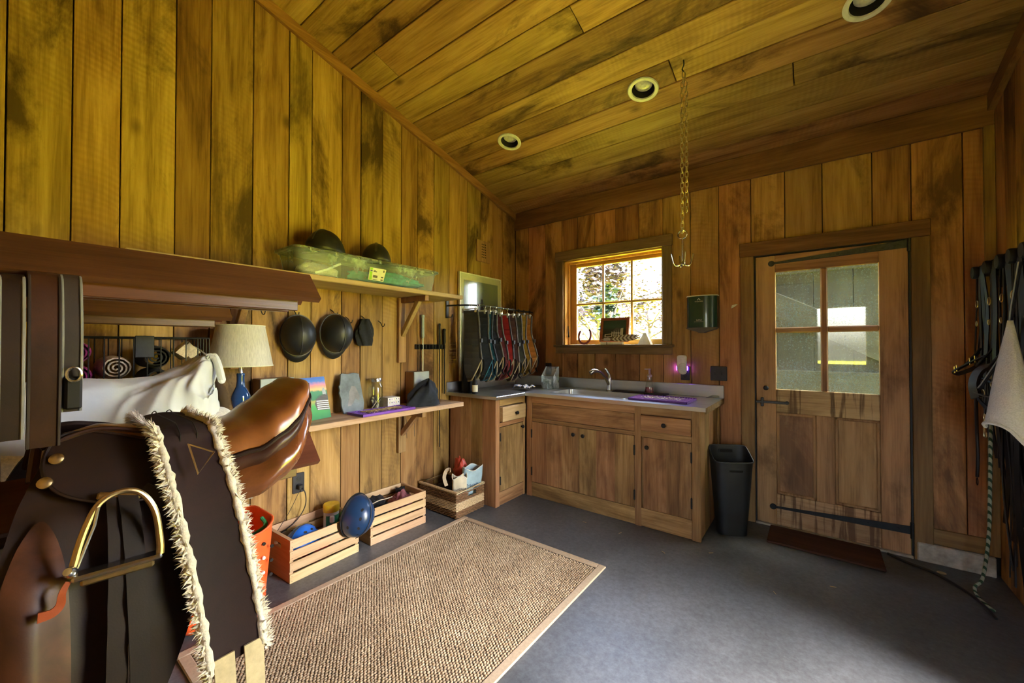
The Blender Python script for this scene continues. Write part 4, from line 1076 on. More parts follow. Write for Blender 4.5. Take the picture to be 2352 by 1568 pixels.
# wall hooks
for (y, z, lab) in ((1.0, 1.57, 'wire hook on the left wall beside the shelf bracket'), (1.20, 1.575, 'wire hook holding the textured black helmet'), (1.462, 1.59, 'wire hook holding the smooth black helmet'),
                    (1.575, 1.545, 'empty wire hook right of the smooth helmet'), (1.70, 1.56, 'wire hook holding the black cloth'), (1.845, 1.53, 'empty wire hook right of the black cloth')):
    build(MB().tube(spline([(XL - .002, y - .01, z + .03), (XL + .02, y, z + .012), (XL + .03, y + .006, z - .012), (XL + .045, y + .012, z - .012), (XL + .05, y + .014, z + .008)], 5), .003, 6), 'wall_hook', 'iron_black', label=lab, cat='hook', group='wire wall hooks')
def hung(u, v):
    w = .042 * (.45 + 1.1 * math.sin(min(1, v * 1.25 + .08) * PI * .62)) * (1 - .25 * max(0, v - .8) * 4)
    a = u * 2 * PI; k = 1 + .28 * math.sin(5 * a + v * 5) * (1 - .3 * v)
    return V((XL + .035 + .024 * math.sin(a) * k, 1.70 + w * math.cos(a) * k, 1.565 - .20 * v))
build(MB().grid(hung, 36, 18, True), 'hanging_cloth', 'fabric_black', label='black pleated cloth hanging from a wall hook', cat='cloth', smooth=60, solid=.003)

# lamp
lm = thing('table_lamp', (-2.50, .83, LZ), 'table lamp with blue ceramic gourd base and linen shade', 'lamp')
lc = V((-2.50, .83, LZ))
build(MB().lathe([(.045, 0), (.045, .012), (.04, .018), (.05, .05), (.056, .08), (.045, .115), (.034, .135), (.040, .155), (.046, .185), (.044, .205), (.032, .232), (.022, .25), (.019, .28), (.019, .305), (.021, .318), (.018, .324), (0, .324)], 28, lc), 'base', 'ceramic_blue', lm, smooth=60)
build(MB().lathe([(.012, .324), (.010, .34), (.010, .37), (.013, .375), (.013, .40), (0, .40)], 16, lc), 'neck', 'steel_bright', lm)
sh_ = build(MB().grid(lambda u, v: lc + V((lerp(.152, .112, v) * math.cos(2 * PI * u), lerp(.152, .112, v) * math.sin(2 * PI * u), .362 + .222 * v)), 44, 3, True), 'lamp_shade', 'lampshade', lm, smooth=60, solid=.002)
for (r, z) in ((.1525, .364), (.1125, .583)): build(MB().tube([lc + V((r * math.cos(a), r * math.sin(a), z)) for a in [2 * PI * i / 40 for i in range(40)]], .0025, 5, True), 'rim', 'cream_mat', sh_)

# painting on canvas leaning on the wall
pt = thing('painting', (-2.56, 1.27, LZ), 'small sunset painting with striped barn leaning on the shelf', 'painting')
def ptf(a, b, d):  # a along y, b up, d proud; leaning back and turned
    p = V((d + .0, a, 0)); rz = Matrix.Rotation(math.radians(16), 3, 'Z'); ry = Matrix.Rotation(math.radians(-14), 3, 'Y')
    return V((-2.545, 1.285, LZ + .001)) + rz @ (ry @ V((d, a, b)))
cv = build(MB().prism([(-.10, 0), (.10, 0), (.10, .275), (-.10, .275)], ptf, -.016, 0), 'canvas', 'cream_mat', pt, smooth=0)
pf = MB().prism([(-.10, .0), (.10, .0), (.10, .275), (-.10, .275)], lambda a, b, d: V((d, a, b - .1375)), 0, .001)
fp = build(pf, 'picture', 'painting_print', pt, smooth=0, origin=(0, 0, 0))
fp.matrix_local = Matrix.Translation(ptf(0, .1375, .0005) - V((-2.56, 1.27, LZ))) @ (Matrix.Rotation(math.radians(16), 4, 'Z') @ Matrix.Rotation(math.radians(-14), 4, 'Y'))
FR[fp.name] = V((0, 0, 0))
def pbox(pl, n, mat, d=.0025): return build(MB().prism(pl, lambda a, b, e: V((e, a, b - .1375)), .001, d), n, mat, fp, smooth=0)
pbox([(.0, .06), (.098, .05), (.098, .155), (.05, .15), (.005, .13), (-.012, .1)], 'painted_barn', 'dispenser_grey', .0015)
for k in range(5): pbox([(.004, .062 + k * .013), (.098, .056 + k * .013), (.098, .062 + k * .013), (.004, .068 + k * .013)], 'painted_board', 'print_white', .002)
for k in range(4): pbox([(.0 + .01 * k, .128 + k * .008), (.098, .124 + k * .010), (.098, .127 + k * .010), (.0 + .01 * k, .131 + k * .008)], 'painted_roof_line', 'print_dark', .002)
pbox([(.062, .155), (.09, .152), (.09, .185), (.076, .205), (.062, .187)], 'painted_cupola', 'box_grey', .0018)

# two-way radios
def radio(loc, rz, lab):
    t = thing('two_way_radio', loc, lab, 'radio', local=True, rotz=rz)
    build(MB().box(-.016, .016, -.028, .028, 0, .105, .006), 'body', 'radio_black', t, smooth=0)
    build(MB().box(.016, .019, -.018, .022, .008, .06, .002), 'battery_panel', 'radio_grey', t, smooth=0)
    for k in range(5): build(MB().box(.0155, .0185, -.02, .024, .066 + k * .008, .070 + k * .008, .001), 'speaker_ridge', 'radio_grey', t, smooth=0)
    build(MB().lathe([(.0075, 0), (.007, .02), (.006, .085), (.004, .09), (0, .09)], 12, (0, -.014, .105)), 'antenna', 'radio_black', t)
    build(MB().lathe([(.006, 0), (.006, .012), (0, .012)], 10, (0, .014, .105)), 'dial', 'radio_black', t)
radio((-2.41, 1.135, LZ), .1, 'black two-way radio standing in front of the sunset painting')
radio((-2.45, 1.055, LZ), -.2, 'dark two-way radio half hidden behind the saddle cantle')

# grey box speakers
def wbox(y0, y1, x1, z1, lab):
    t = thing('wooden_speaker', ((XL + x1) / 2, (y0 + y1) / 2, LZ), lab, 'speaker')
    build(MB().box(XL + .004, x1 - .012, y0, y1, LZ, z1, .003), 'cabinet', 'box_side', t, smooth=0)
    build(MB().box(x1 - .014, x1, y0 - .0, y1, LZ, z1 + .001, .002), 'grille', 'box_grey', t, smooth=0)
wbox(.965, 1.155, -2.60, 1.165, 'wooden speaker with pale grille between lamp and painting')
wbox(2.09, 2.245, -2.595, 1.15, 'wooden speaker with pale grille behind the black beanie')
# slate
def slatef(a, b, d): return V((-2.615, 1.575, LZ)) + Matrix.Rotation(math.radians(8), 3, 'Z') @ (Matrix.Rotation(math.radians(-10), 3, 'Y') @ V((d, a, b)))
so = [(-.085, 0), (.06, 0), (.082, .01), (.095, .06), (.088, .12), (.082, .2), (.076, .275), (.03, .283), (-.02, .277), (-.068, .284), (-.078, .278), (-.084, .24), (-.090, .21), (-.102, .195), (-.098, .17), (-.105, .15), (-.094, .1), (-.098, .06)]
sl = thing('slate_slab', (-2.62, 1.565, LZ), 'rough grey slate slab with a faint pale drawing', 'slate')
build(MB().prism(so, slatef, -.012, .0, .002), 'slab', 'slate', sl, smooth=20)
hp = [(-.05, .05), (-.035, .10), (-.025, .15), (.0, .19), (.03, .185), (.045, .15), (.06, .11), (.05, .08), (.02, .10), (.0, .07), (-.02, .05)]
build(MB().prism(hp, slatef, 0, .0007), 'faint_drawing', 'slate_pale', sl, label='faint worn drawing on the slate', smooth=0)
# jar
jr = thing('mason_jar', (-2.642, 1.765, LZ), 'glass mason jar with metal lid and small contents', 'jar')
jc = V((-2.642, 1.765, LZ))
build(MB().lathe([(.0, .001), (.044, .001), (.052, .010), (.054, .03), (.054, .155), (.050, .175), (.040, .192), (.038, .215)], 28, jc), 'glass_body', 'jar_glass', jr, smooth=50)
build(MB().lathe([(.0405, .205), (.042, .207), (.042, .228), (.040, .232), (0, .232)], 24, jc), 'lid', 'steel_bright', jr)
for k in range(9):
    a = k * 2.3; build(MB().bar(jc + V((.03 * math.cos(a), .03 * math.sin(a), .008)), jc + V((.034 * math.cos(a + 2), .034 * math.sin(a + 2), .07 + .008 * (k % 4))), .012, .005), 'trinket', 'fabric_grey' if k % 2 else 'bag_cream', jr, smooth=0)
# stack of little boxes
for k in range(3):
    t = thing('small_box', (-2.64, 1.89, LZ + k * .026), ['bottom of three little dotted white boxes beside the jar', 'middle of three little dotted white boxes beside the jar', 'topmost of three little dotted white boxes beside the jar'][k], 'box', 'dotted white boxes')
    z = LZ + k * .026
    build(MB().box(-2.69, -2.59, 1.835, 1.945, z + .0005, z + .0255, .001), 'carton', 'box_white', t, smooth=0)
    for j in range(5): build(MB().box(-2.5905, -2.5893, 1.848 + j * .02, 1.856 + j * .02, z + .009, z + .017), 'dot', ['purple_light', 'gold_letters', 'print_blue'][(j + k) % 3], t, smooth=0)
# purple lattice mat with gold script
def lick_mat(loc, rz, lab, w, l, letters, strip):
    t = thing('purple_mat', loc, lab, 'mat', local=True, rotz=rz)
    build(MB().box(-w / 2, w / 2, -l / 2, l / 2, 0, .006, .002), 'base', 'purple_plastic', t, smooth=0)
    m = MB(); n = 22
    for i in range(n + 1): y = -l / 2 + .006 + i * (l - .012) / n; m.box(-w / 2 + .003, w / 2 - .003, y - .0022, y + .0022, .005, .014)
    for i in range(11): x = -w / 2 + .006 + i * (w - .012) / 10; m.box(x - .0016, x + .0016, -l / 2 + .003, l / 2 - .003, .005, .0135 if not strip else .009)
    build(m, 'lattice', 'purple_light' if strip else 'purple_plastic', t, kind='stuff', smooth=0)
    fr_ = MB().box(-w / 2, -w / 2 + .006, -l / 2, l / 2, 0, .016).box(w / 2 - .006, w / 2, -l / 2, l / 2, 0, .016).box(-w / 2, w / 2, -l / 2, -l / 2 + .006, 0, .016).box(-w / 2, w / 2, l / 2 - .006, l / 2, 0, .016)
    build(fr_, 'rim', 'purple_plastic', t, smooth=0)
    rr_ = random.Random(5); m = MB()
    for r_ in range(2):
        pts = []
        for i in range(46):
            y = -l * .34 + l * .68 * i / 45
            pts.append((w * (.14 - .26 * r_) + .028 * math.sin(i * 1.25 + r_) * (1 + .3 * math.sin(i * .4)), y + .008 * math.cos(i * 1.25), .0165))
        m.strap(spline(pts, 3), .008, .003, (0, 0, 1))
    build(m, 'script', letters, t, label='illegible flowing script', smooth=0)
lick_mat((-2.482, 1.715, LZ + .0005), .02, 'purple lattice mat with gold script on the lower shelf', .19, .44, 'gold_letters', False)
# beanie
def beanie(u, v):
    a = 2 * PI * u; r = math.cos(v * PI / 2) ** .7; k = 1 + .14 * math.sin(3 * a + 5 * v) + .07 * math.sin(7 * a - 6 * v)
    return V((-2.488 + .08 * r * math.cos(a) * k + .0 * v, 2.10 + .145 * r * math.sin(a) * k + .05 * v * v, LZ + .002 + .19 * v ** .75 * (1 + .12 * math.sin(2 * a + 1)) + .016 * math.sin(5 * a + 3 * v) * r * min(1, v * 4)))
build(MB().grid(beanie, 40, 16, True), 'beanie_hat', 'fabric_navy_black', label='slumped black knit beanie on the lower shelf end', cat='hat', smooth=60)

# wire basket with leg wraps
wbk = thing('wire_basket', (-2.55, .42, LZ), 'black wire basket full of rolled leg wraps on the lower shelf', 'basket')
m = MB(); X0, X1, Y0, Y1, ZT = -2.69, -2.42, .155, .665, 1.40
for (z, r) in ((ZT, .0045), (LZ + .004, .0035), (LZ + .25, .002)): m.tube([(X0, Y0, z), (X1, Y0, z), (X1, Y1, z), (X0, Y1, z)], r, 6, True)
for i in range(12):
    y = Y0 + (Y1 - Y0) * i / 11
    for x in (X0, X1): m.tube([(x, y, LZ + .004), (x, y, ZT)], .0025, 5)
for i in range(1, 6):
    x = X0 + (X1 - X0) * i / 6
    for y in (Y0, Y1): m.tube([(x, y, LZ + .004), (x, y, ZT)], .0025, 5)
    m.tube([(x, Y0, LZ + .004), (x, Y1, LZ + .004)], .002, 5)
build(m, 'wire_frame', 'iron_black', wbk)
build(MB().box(X1 + .002, X1 + .006, .39, .455, ZT - .09, ZT + .008, .002), 'tag_holder', 'plastic_black_matte', wbk, smooth=0)
def roll(c, r, L, mat, lab, sd, ax=0):
    mb = MB(); n = 40; pts = []
    def f(u, v):
        a = u * 2 * PI; rr = r * (1 + .06 * nz(V((math.cos(a) * 2, math.sin(a) * 2, v * 4)), 1, sd))
        rad = rr if 0 < v < 1 else rr * .82
        p = V(((v - .5) * L, rad * math.cos(a), rad * math.sin(a)))
        return V(c) + p
    mb.grid(f, 26, 7, True)
    t = thing('leg_wrap', (c[0], c[1], c[2] - r), lab, 'leg wrap', 'rolled leg wraps in the wire basket')
    build(mb, 'roll', mat, t, smooth=60)
    sp = [V(c) + V((L / 2 + .001, (r * .9 * (1 - k / 46)) * math.cos(k * .45), (r * .9 * (1 - k / 46)) * math.sin(k * .45))) for k in range(42)]
    build(MB().strap(sp, .006, .006, (1, 0, 0)), 'spiral_edge', mat, t, smooth=60)
roll((-2.55, .215, 1.335), .047, .21, 'wrap_purple', 'upper of two purple rolled leg wraps at the basket end', 1)
roll((-2.55, .215, 1.235), .05, .21, 'wrap_purple', 'lower of two purple rolled leg wraps at the basket end', 2)
roll((-2.55, .335, 1.265), .052, .21, 'wrap_cream', 'upper cream rolled leg wrap next to the purple rolls', 3)
roll((-2.55, .34, 1.16), .052, .21, 'wrap_cream', 'lower cream rolled leg wrap next to the purple rolls', 4)
roll((-2.55, .47, 1.31), .054, .21, 'wrap_black', 'upper black rolled leg wrap in the wire basket', 5)
roll((-2.55, .475, 1.20), .056, .21, 'wrap_black', 'lower black rolled leg wrap in the wire basket', 6)
roll((-2.55, .60, 1.20), .056, .21, 'wrap_cream', 'cream rolled leg wrap at the lamp end of the basket', 7)
for y, h in ((.215, 1.185), (.335, 1.108), (.47, 1.144), (.60, 1.144)):
    build(MB().box(-2.66, -2.44, y - .055, y + .055, LZ + .008, h, .02), 'folded_pad', 'wrap_cream' if y in (.335, .6) else 'wrap_black', label={.215: 'dark folded pad under the purple wraps', .335: 'cream folded pad under the cream wraps', .47: 'dark folded pad under the black wraps', .6: 'cream folded pad at the lamp end of the basket'}[y], cat='pad', group='folded pads in the wire basket')
def towf(u, v): return V((-2.52 + .09 * (u - .5), .595 + (v - .5) * .1, 1.33 + .055 * (1 - abs(v - .5) * 2) + .012 * nz((u * 4, v * 4, 1))))
build(MB().grid(towf, 12, 14), 'folded_towel', 'wrap_cream', label='cream folded towel peaking over the basket corner', cat='towel', smooth=60, solid=.05)

# whip rack with crops
wp = thing('whip_rack', (XL, 2.36, 1.33), 'black wall rack of clips holding riding whips', 'rack')
build(MB().box(XL + .001, XL + .018, 2.19, 2.53, 1.335, 1.378, .003), 'rail', 'plastic_black', wp, smooth=0)
for k in range(9): build(MB().box(XL + .018, XL + .04, 2.203 + k * .037, 2.215 + k * .037, 1.338, 1.374, .002), 'clip', 'plastic_black', wp, smooth=0)
def whip(y, z0, z1, hz, r, hm, lab):
    t = thing('riding_whip', (XL + .03, y, z0), lab, 'whip', 'whips in the wall rack')
    build(MB().tube([(XL + .03, y, z0), (XL + .03, y, hz)], r, 8), 'shaft', 'leather_black' if hm != 'brush_pale' else 'cream_mat', t)
    build(MB().lathe([(r * 1.6, 0), (r * 2.3, .02), (r * 2.0, z1 - hz - .03), (r * 2.6, z1 - hz - .01), (r * 2.2, z1 - hz), (0, z1 - hz + .002)], 12, (XL + .03, y, hz)), 'handle', hm, t)
whip(2.255, 1.0, 1.63, 1.43, .006, 'brush_pale', 'whip with thick pale grey handle at the left of the rack')
whip(2.447, .46, 1.565, 1.36, .0045, 'leather_black', 'long thin black whip at the middle of the rack')
whip(2.505, .93, 1.52, 1.38, .006, 'leather_black', 'short black whip at the right of the rack')

# leaning picture of a rider
rp = thing('framed_print', (XL + .05, 3.01, 1.03), 'white framed print of a rider in top hat on a grey horse', 'picture')
py0, py1, pz0, pz1 = 2.70, 3.325, 1.032, 2.075
def rpf(a, b, d): return V((XL + .024 + d + .012 * (pz1 - b), a, b))
ou = [(py0, pz0), (py1, pz0), (py1, pz1), (py0, pz1)]; inn = [(py0 + .012, pz0 + .012), (py1 - .012, pz0 + .012), (py1 - .012, pz1 - .012), (py0 + .012, pz1 - .012)]
build(MB().ring_plate(ou, inn, rpf, -.016, .006), 'frame', 'white_paint', rp, smooth=0)
build(MB().prism(inn, rpf, -.012, .0), 'mount', 'cream_mat', rp, smooth=0)
def art(n, pl, mat, e=.002, par=None): return build(MB().prism(pl, rpf, .0005, e), n, mat, par or rp, smooth=0)
pr = art('print', [(py0 + .06, 1.35), (py1 - .055, 1.35), (py1 - .055, pz1 - .07), (py0 + .06, pz1 - .07)], 'rider_print', .0012)
oy, oz = 3.06, 1.55
horse = [(0, 0), (.02, .06), (.03, .10), (.06, .12), (.09, .15), (.115, .19), (.135, .205), (.14, .22), (.15, .205), (.17, .18), (.19, .13), (.18, .115), (.165, .125), (.14, .125), (.125, .10), (.12, .03), (.11, -.06), (.10, -.12), (-.02, -.14), (-.16, -.14), (-.19, -.08), (-.18, .02), (-.12, .045), (-.05, .035)]
art('horse_figure', [(oy + a, oz + b) for a, b in horse], 'box_grey', .0018, pr)
rider = [(-.05, .03), (-.07, .09), (-.075, .16), (-.065, .20), (-.05, .215), (-.055, .235), (-.07, .24), (-.06, .25), (-.06, .285), (-.025, .285), (-.025, .25), (-.015, .245), (-.03, .235), (-.03, .21), (-.01, .18), (.0, .13), (.02, .10), (.0, .05)]
art('rider_figure', [(oy + a, oz + b) for a, b in rider], 'fabric_grey', .0022, pr)
art('glazing', inn, 'window_glass', .0045)

# rail with saddle pads
rl = thing('pad_rail', (XL + .15, 3.0, 1.70), 'black curved wall rail carrying hanging saddle pads', 'rail')
build(MB().tube(spline([(XL + .01, 2.56, 1.735), (XL + .10, 2.60, 1.738), (XL + .19, 2.68, 1.74), (XL + .255, 2.80, 1.738), (XL + .262, 2.95, 1.735), (XL + .262, 3.3, 1.73), (XL + .262, 3.58, 1.728)], 6), .008, 10), 'rod', 'rod_black', rl)
build(MB().box(XL + .001, XL + .012, 2.545, 2.575, 1.62, 1.79, .002).bar((XL + .008, 2.56, 1.628), (XL + .05, 2.58, 1.63), .02, .005).bar((XL + .05, 2.58, 1.628), (XL + .055, 2.582, 1.655), .02, .005), 'bracket', 'rod_black', rl, smooth=0)
for y in (3.25, 3.33, 3.42, 3.52): build(MB().lathe([(.0135, -.008), (.0135, .008), (.008, .008)], 12, (XL + .262, y, 1.73), Matrix.Rotation(PI / 2, 3, 'X')), 'collar', 'rod_black', rl)
PADLAB = ['charcoal quilted saddle pad, leftmost on the rail', 'navy quilted saddle pad second on the rail', 'teal blue quilted saddle pad on the rail', 'plum navy quilted saddle pad right of the teal one',
          'maroon quilted saddle pad left of the bright red one', 'bright red quilted saddle pad on the rail', 'grey plum quilted saddle pad right of the red one', 'grey green quilted saddle pad left of the yellow one',
          'yellow quilted saddle pad on the rail', 'orange trimmed quilted saddle pad, rightmost on the rail']
def saddle_pad(y, k):
    nm, _ = PADCOL[k]; rr_ = random.Random(40 + k)
    L = .44 + rr_.uniform(-.03, .03); D = .14 + rr_.uniform(-.015, .015); hw = .034 + rr_.uniform(-.004, .005); x0 = XL + .262 + .085 + rr_.uniform(-.01, .012); zt = 1.672 + rr_.uniform(-.012, .012)
    t = thing('saddle_pad', (x0 - .1, y, zt - L - .1), PADLAB[k], 'saddle pad', 'quilted saddle pads on the rail')
    bend = lambda v: .035 * max(0, v - .45) / .55 + .012 * math.sin(v * 5 + k)
    def P_(u, v):
        # u across the folded pad: 0 far edge of one flap, .5 spine, 1 far edge of the other flap
        s_ = abs(u - .5) * 2; sg = -1 if u < .5 else 1
        w = hw * (.5 + .8 * v + .5 * v * v) * (math.sin(min(1, s_ * 2.2) * PI / 2)) * (1 - .75 * s_ * max(0, (v - .82) / .18) ** 1.5)
        back = D * s_ * (1 + .0 * v)
        bot = L + .19 * (1 - (1 - s_) ** 3)
        z = zt - v * bot
        x = x0 - back + bend(v) + .03 * v
        return V((x, y + sg * w + .01 * v * math.sin(k * 2.1), z + .004 * math.sin(v * 40) * 0))
    build(MB().grid(P_, 25, 26), 'quilted_panel', 'quilt_' + nm, t, smooth=60, solid=.009)
    e = [P_(.5, v / 20) + V((.006, 0, 0)) for v in range(21)]
    build(MB().tube(e, .0085, 8, scale=[(1, 1 + .12 * math.sin(i * 2.6)) for i in range(21)]), 'spine_binding', 'fabric_grey' if k not in (2, 5) else 'quilt_' + ('navy' if k == 2 else 'charcoal'), t)
    lo = [P_(u / 30, 1.0) + V((.002, 0, -.003)) for u in range(31)]
    build(MB().tube(lo, .0055, 6), 'edge_piping', 'piping_cream' if k not in (1, 4) else 'quilt_' + ('teal_blue' if k == 1 else 'maroon'), t)
    st = P_(.56, .84)
    build(MB().strap(spline([st, st + V((.03, .012, -.03)), st + V((.02, .02, -.10)), st + V((.0, .012, -.15)), st + V((.01, .03, -.18))], 4), .018, .002, (0, 1, .2)), 'strap', 'fabric_black', t)
    bk_ = P_(.5, .62) + V((.018, .004, 0))
    build(MB().cbox(bk_, (.010, .012, .018), .003), 'buckle_tab', 'plastic_black_matte', t, smooth=0)
    # hanger
    h = thing('pad_hanger', (x0 - .09, y, zt), 'clip hanger holding the ' + PADLAB[k].split(',')[0], 'hanger', 'clip hangers on the rail')
    hx = XL + .262
    build(MB().tube(spline([(hx - .008, y, 1.722), (hx - .012, y, 1.738), (hx, y, 1.7475), (hx + .013, y, 1.735), (hx + .006, y, 1.715), (hx, y, 1.70), (hx, y, zt + .012)], 5), .0022, 6), 'hook', 'steel_bright', h)
    build(MB().box(x0 - .17, x0 + .005, y - .004, y + .004, zt + .006, zt + .016, .002), 'bar', 'hanger_clear', h, smooth=0)
    for dx in (-.012, -.16): build(MB().box(x0 + dx - .012, x0 + dx + .008, y - .012, y + .012, zt - .022, zt + .02, .003), 'clip', 'hanger_clear', h, smooth=0)
for k, y in enumerate((2.60, 2.71, 2.795, 2.865, 2.95, 3.06, 3.135, 3.235, 3.33, 3.42)): saddle_pad(y, k)
# ------------------------------------------------------------------ saddle racks on the rear wall
RX = -1.292
def rack(x, z, ln, lab):
    t = thing('saddle_rack', (x, 0, z - .11), lab, 'saddle rack', 'brown wooden saddle racks')
    ye = ln
    for sg in (-1, 1):
        o_ = [(x, z), (x + sg * .074, z - .082), (x + sg * .060, z - .094), (x, z - .026)]
        build(MB().prism(o_, lambda a, b, d: V((a, d, b)), -.018, ye, 0), 'top_board', 'rack_y', t, smooth=0)
        build(MB().box(x + sg * .020, x + sg * .042, -.018, ye - .055, z - .122, z - .062, .002), 'side_board', 'rack_y', t, smooth=0)
    build(MB().box(x - .02, x + .02, -.018, ye - .06, z - .11, z - .09), 'under_board', 'rack_y', t, smooth=0)
    build(MB().box(x - .06, x + .06, -.0195, -.002, z - .2, z + .03, .003), 'wall_plate', 'rack_y', t, smooth=0)
    return t
rack(RX, 1.590, .62, 'empty brown wooden saddle rack, the large one at upper left')
rack(-2.10, 1.565, .64, 'brown saddle rack farther back, under the large upper one')
rack(RX, 1.090, .62, 'brown saddle rack under the leather saddle')
rack(-2.04, 1.020, .60, 'brown saddle rack under the white covered saddle')

# ------------------------------------------------------------------ leather saddle
sd = thing('leather_saddle', (RX, .3, 1.0), 'brown leather english saddle with raised cantle and run-up stirrup', 'saddle')
zs = table([.06, .10, .15, .20, .27, .34, .42, .48, .53, .565, .585], [1.140, 1.172, 1.184, 1.176, 1.152, 1.143, 1.165, 1.203, 1.243, 1.262, 1.258])
ws = table([.06, .10, .16, .23, .30, .38, .46, .52, .56, .580, .590], [.045, .062, .070, .085, .112, .142, .158, .152, .125, .085, .0])
drop = table([.06, .15, .25, .35, .45, .52, .59], [.07, .06, .05, .055, .065, .07, .03])
def seat(u, v):
    y = lerp(.06, .59, v); w = ws(y); t = (u - .5) * 2
    back = max(0, (y - .42) / .16)
    z = zs(y) - drop(y) * abs(t) ** 2.6 + .012 * min(1, back) * (abs(t) ** 1.5) * (1 - abs(t) ** 6)
    return V((RX + w * math.sin(t * PI / 2) if abs(t) < 1 else RX + w * t, y, z))
build(MB().grid(seat, 33, 54), 'seat', 'leather_tan', sd, smooth=60, solid=.012)
# welt along the seat edge
edge = [seat(1.0, v / 60) + V((.002, 0, -.008)) for v in range(26, 61)] + [seat(0.0, v / 60) + V((-.002, 0, -.008)) for v in range(60, 25, -1)]
build(MB().tube(edge, .0055, 8), 'welt', 'leather_dark', sd)
# cantle roll and panels under the seat
def panel(u, v, y0=.16, y1=.600, grow=.010, zo=.0):
    y = lerp(y0, y1, v); w = ws(min(y, .578)) * (1 if y < .575 else max(0, 1 - ((y - .575) / (y1 - .575)) ** 2)) + grow * (1 if y < .58 else max(0, (y1 - y) / .02))
    a = lerp(-PI * .5, PI * .5, u)
    zt = zs(y) - drop(y) - .006; h = table([.16, .3, .42, .5, .56, .60], [.045, .055, .075, .085, .075, .04])(y)
    return V((0, y, 0)), w, zt, h
def roll_(sg, lo, hi, bulge, mat, name):
    def f(u, v):
        y = lerp(.15, .602, v); yy = min(y, .585); w = ws(min(yy, .572)) * math.sqrt(max(.0, 1 - max(0, (y - .50) / .104) ** 2 * .9)) + .006
        zt = zs(yy) - drop(yy) - .004 - lo; zb = zs(yy) - drop(yy) - hi - .012
        a = u * PI; z = lerp(zt, zb, u); return V((RX + sg * (w + bulge * math.sin(a) - .010), y, z))
    build(MB().grid(f, 10, 44), name, mat, sd, smooth=60)
for sg in (-1, 1):
    roll_(sg, .0, .040, .014, 'leather_mid', 'cantle_facing'); roll_(sg, .036, .115, .026, 'leather_panel', 'panel')
def backf(u, v):
    # rounded closing of the cantle and panel at the rear
    a = lerp(-1, 1, u); y = .602; w = ws(.572) * math.sqrt(.1) + .006
    yy = .585
    z = lerp(zs(yy) - .012, zs(yy) - drop(yy) - .127, v)
    return V((RX + a * (w + .010 * math.sin(v * PI)), y + .014 * math.sin(v * PI) * (1 - abs(a) ** 3), z))
build(MB().grid(backf, 12, 10), 'rear_gusset', 'leather_panel', sd, smooth=60)
# flaps
def outx(z, y=0):
    return table([.55, .80, .95, 1.03, 1.08, 1.125, 1.165, 1.185], [.275, .262, .238, .205, .165, .125, .085, .06])(z)
flap_o = [(.085, 1.160), (.05, 1.115), (.02, 1.04), (.0, .93), (-.010, .82), (-.010, .70), (.01, .60), (.06, .555), (.13, .57), (.20, .66), (.252, .79), (.285, .93), (.29, 1.02), (.285, 1.09), (.23, 1.12), (.16, 1.150)]
def sheet(outline, off, name, mat, sides=(1, -1), thick=.006, res=.012, par=None, smooth=60):
    for sg in sides:
        # fill the outline with a grid clipped to it, then drape it over the saddle side
        bm = bmesh.new(); n = len(outline); pts = spline([(a, b, 0) for a, b in outline], 5, True)
        f = bm.faces.new([bm.verts.new(p) for p in pts])
        ys_ = [p.x for p in pts]; zs_ = [p.y for p in pts]
        k = min(zs_)
        while k < max(zs_):
            bmesh.ops.bisect_plane(bm, geom=bm.verts[:] + bm.edges[:] + bm.faces[:], plane_co=(0, k, 0), plane_no=(0, 1, 0)); k += res * 1.6
        k = min(ys_)
        while k < max(ys_):
            bmesh.ops.bisect_plane(bm, geom=bm.verts[:] + bm.edges[:] + bm.faces[:], plane_co=(k, 0, 0), plane_no=(1, 0, 0)); k += res * 1.6
        mb = MB(); bm.verts.ensure_lookup_table(); bm.verts.index_update()
        vs = []
        for q in bm.verts:
            y, z = q.co.x, q.co.y
            vs.append(V((RX + sg * (outx(z) + off(y, z)), y, z)))
        mb.add(vs, [tuple(v_.index for v_ in f_.verts) for f_ in bm.faces]); bm.free()
        o = build(mb, name, mat, sd, smooth=smooth, solid=thick)
        yield o, pts, sg
def kneeroll(y, z): return .030 * math.exp(-((y - .035) / .035) ** 2) * max(0, min(1, (1.02 - z) / .12)) * max(0, min(1, (z - .60) / .1))
for o, pts, sg in sheet(flap_o, lambda y, z: .004 + kneeroll(y, z) - .5 * max(0, .04 - y) * 0, 'flap', 'leather_dark'): pass
fk = [(.060, 1.05), (.030, 1.02), (.004, .93), (-.004, .8), (.0, .68), (.03, .60), (.07, .60), (.085, .70), (.088, .85), (.082, .98)]
for o, pts, sg in sheet(fk, lambda y, z: .007 + kneeroll(y, z) + .008, 'knee_patch', 'leather_knee', (1, -1), .004): pass
sk_o = [(.075, 1.172), (.060, 1.13), (.078, 1.09), (.13, 1.062), (.19, 1.052), (.245, 1.062), (.285, 1.10), (.285, 1.14), (.23, 1.150), (.16, 1.174), (.11, 1.184)]
for o, pts, sg in sheet(sk_o, lambda y, z: .020, 'skirt', 'leather_dark', (1, -1), .006):
    lo_ = [V((RX + sg * (outx(p.y) + .024), p.x, p.y)) for p in pts]
    build(MB().tube(lo_, .0032, 6, True), 'skirt_edge', 'leather_dark', o)
# pommel arch piping
build(MB().tube(spline([(RX + .075, .05, 1.095), (RX + .055, .055, 1.14), (RX + .02, .06, 1.165), (RX - .02, .06, 1.165), (RX - .055, .055, 1.14), (RX - .075, .05, 1.095)], 6), .008, 8), 'pommel_arch', 'leather_mid', sd)
build(MB().tube(spline([(RX + .10, .06, 1.162), (RX + .09, .13, 1.186), (RX + .10, .20, 1.174), (RX + .125, .27, 1.148)], 6), .005, 8), 'seat_piping', 'leather_mid', sd)
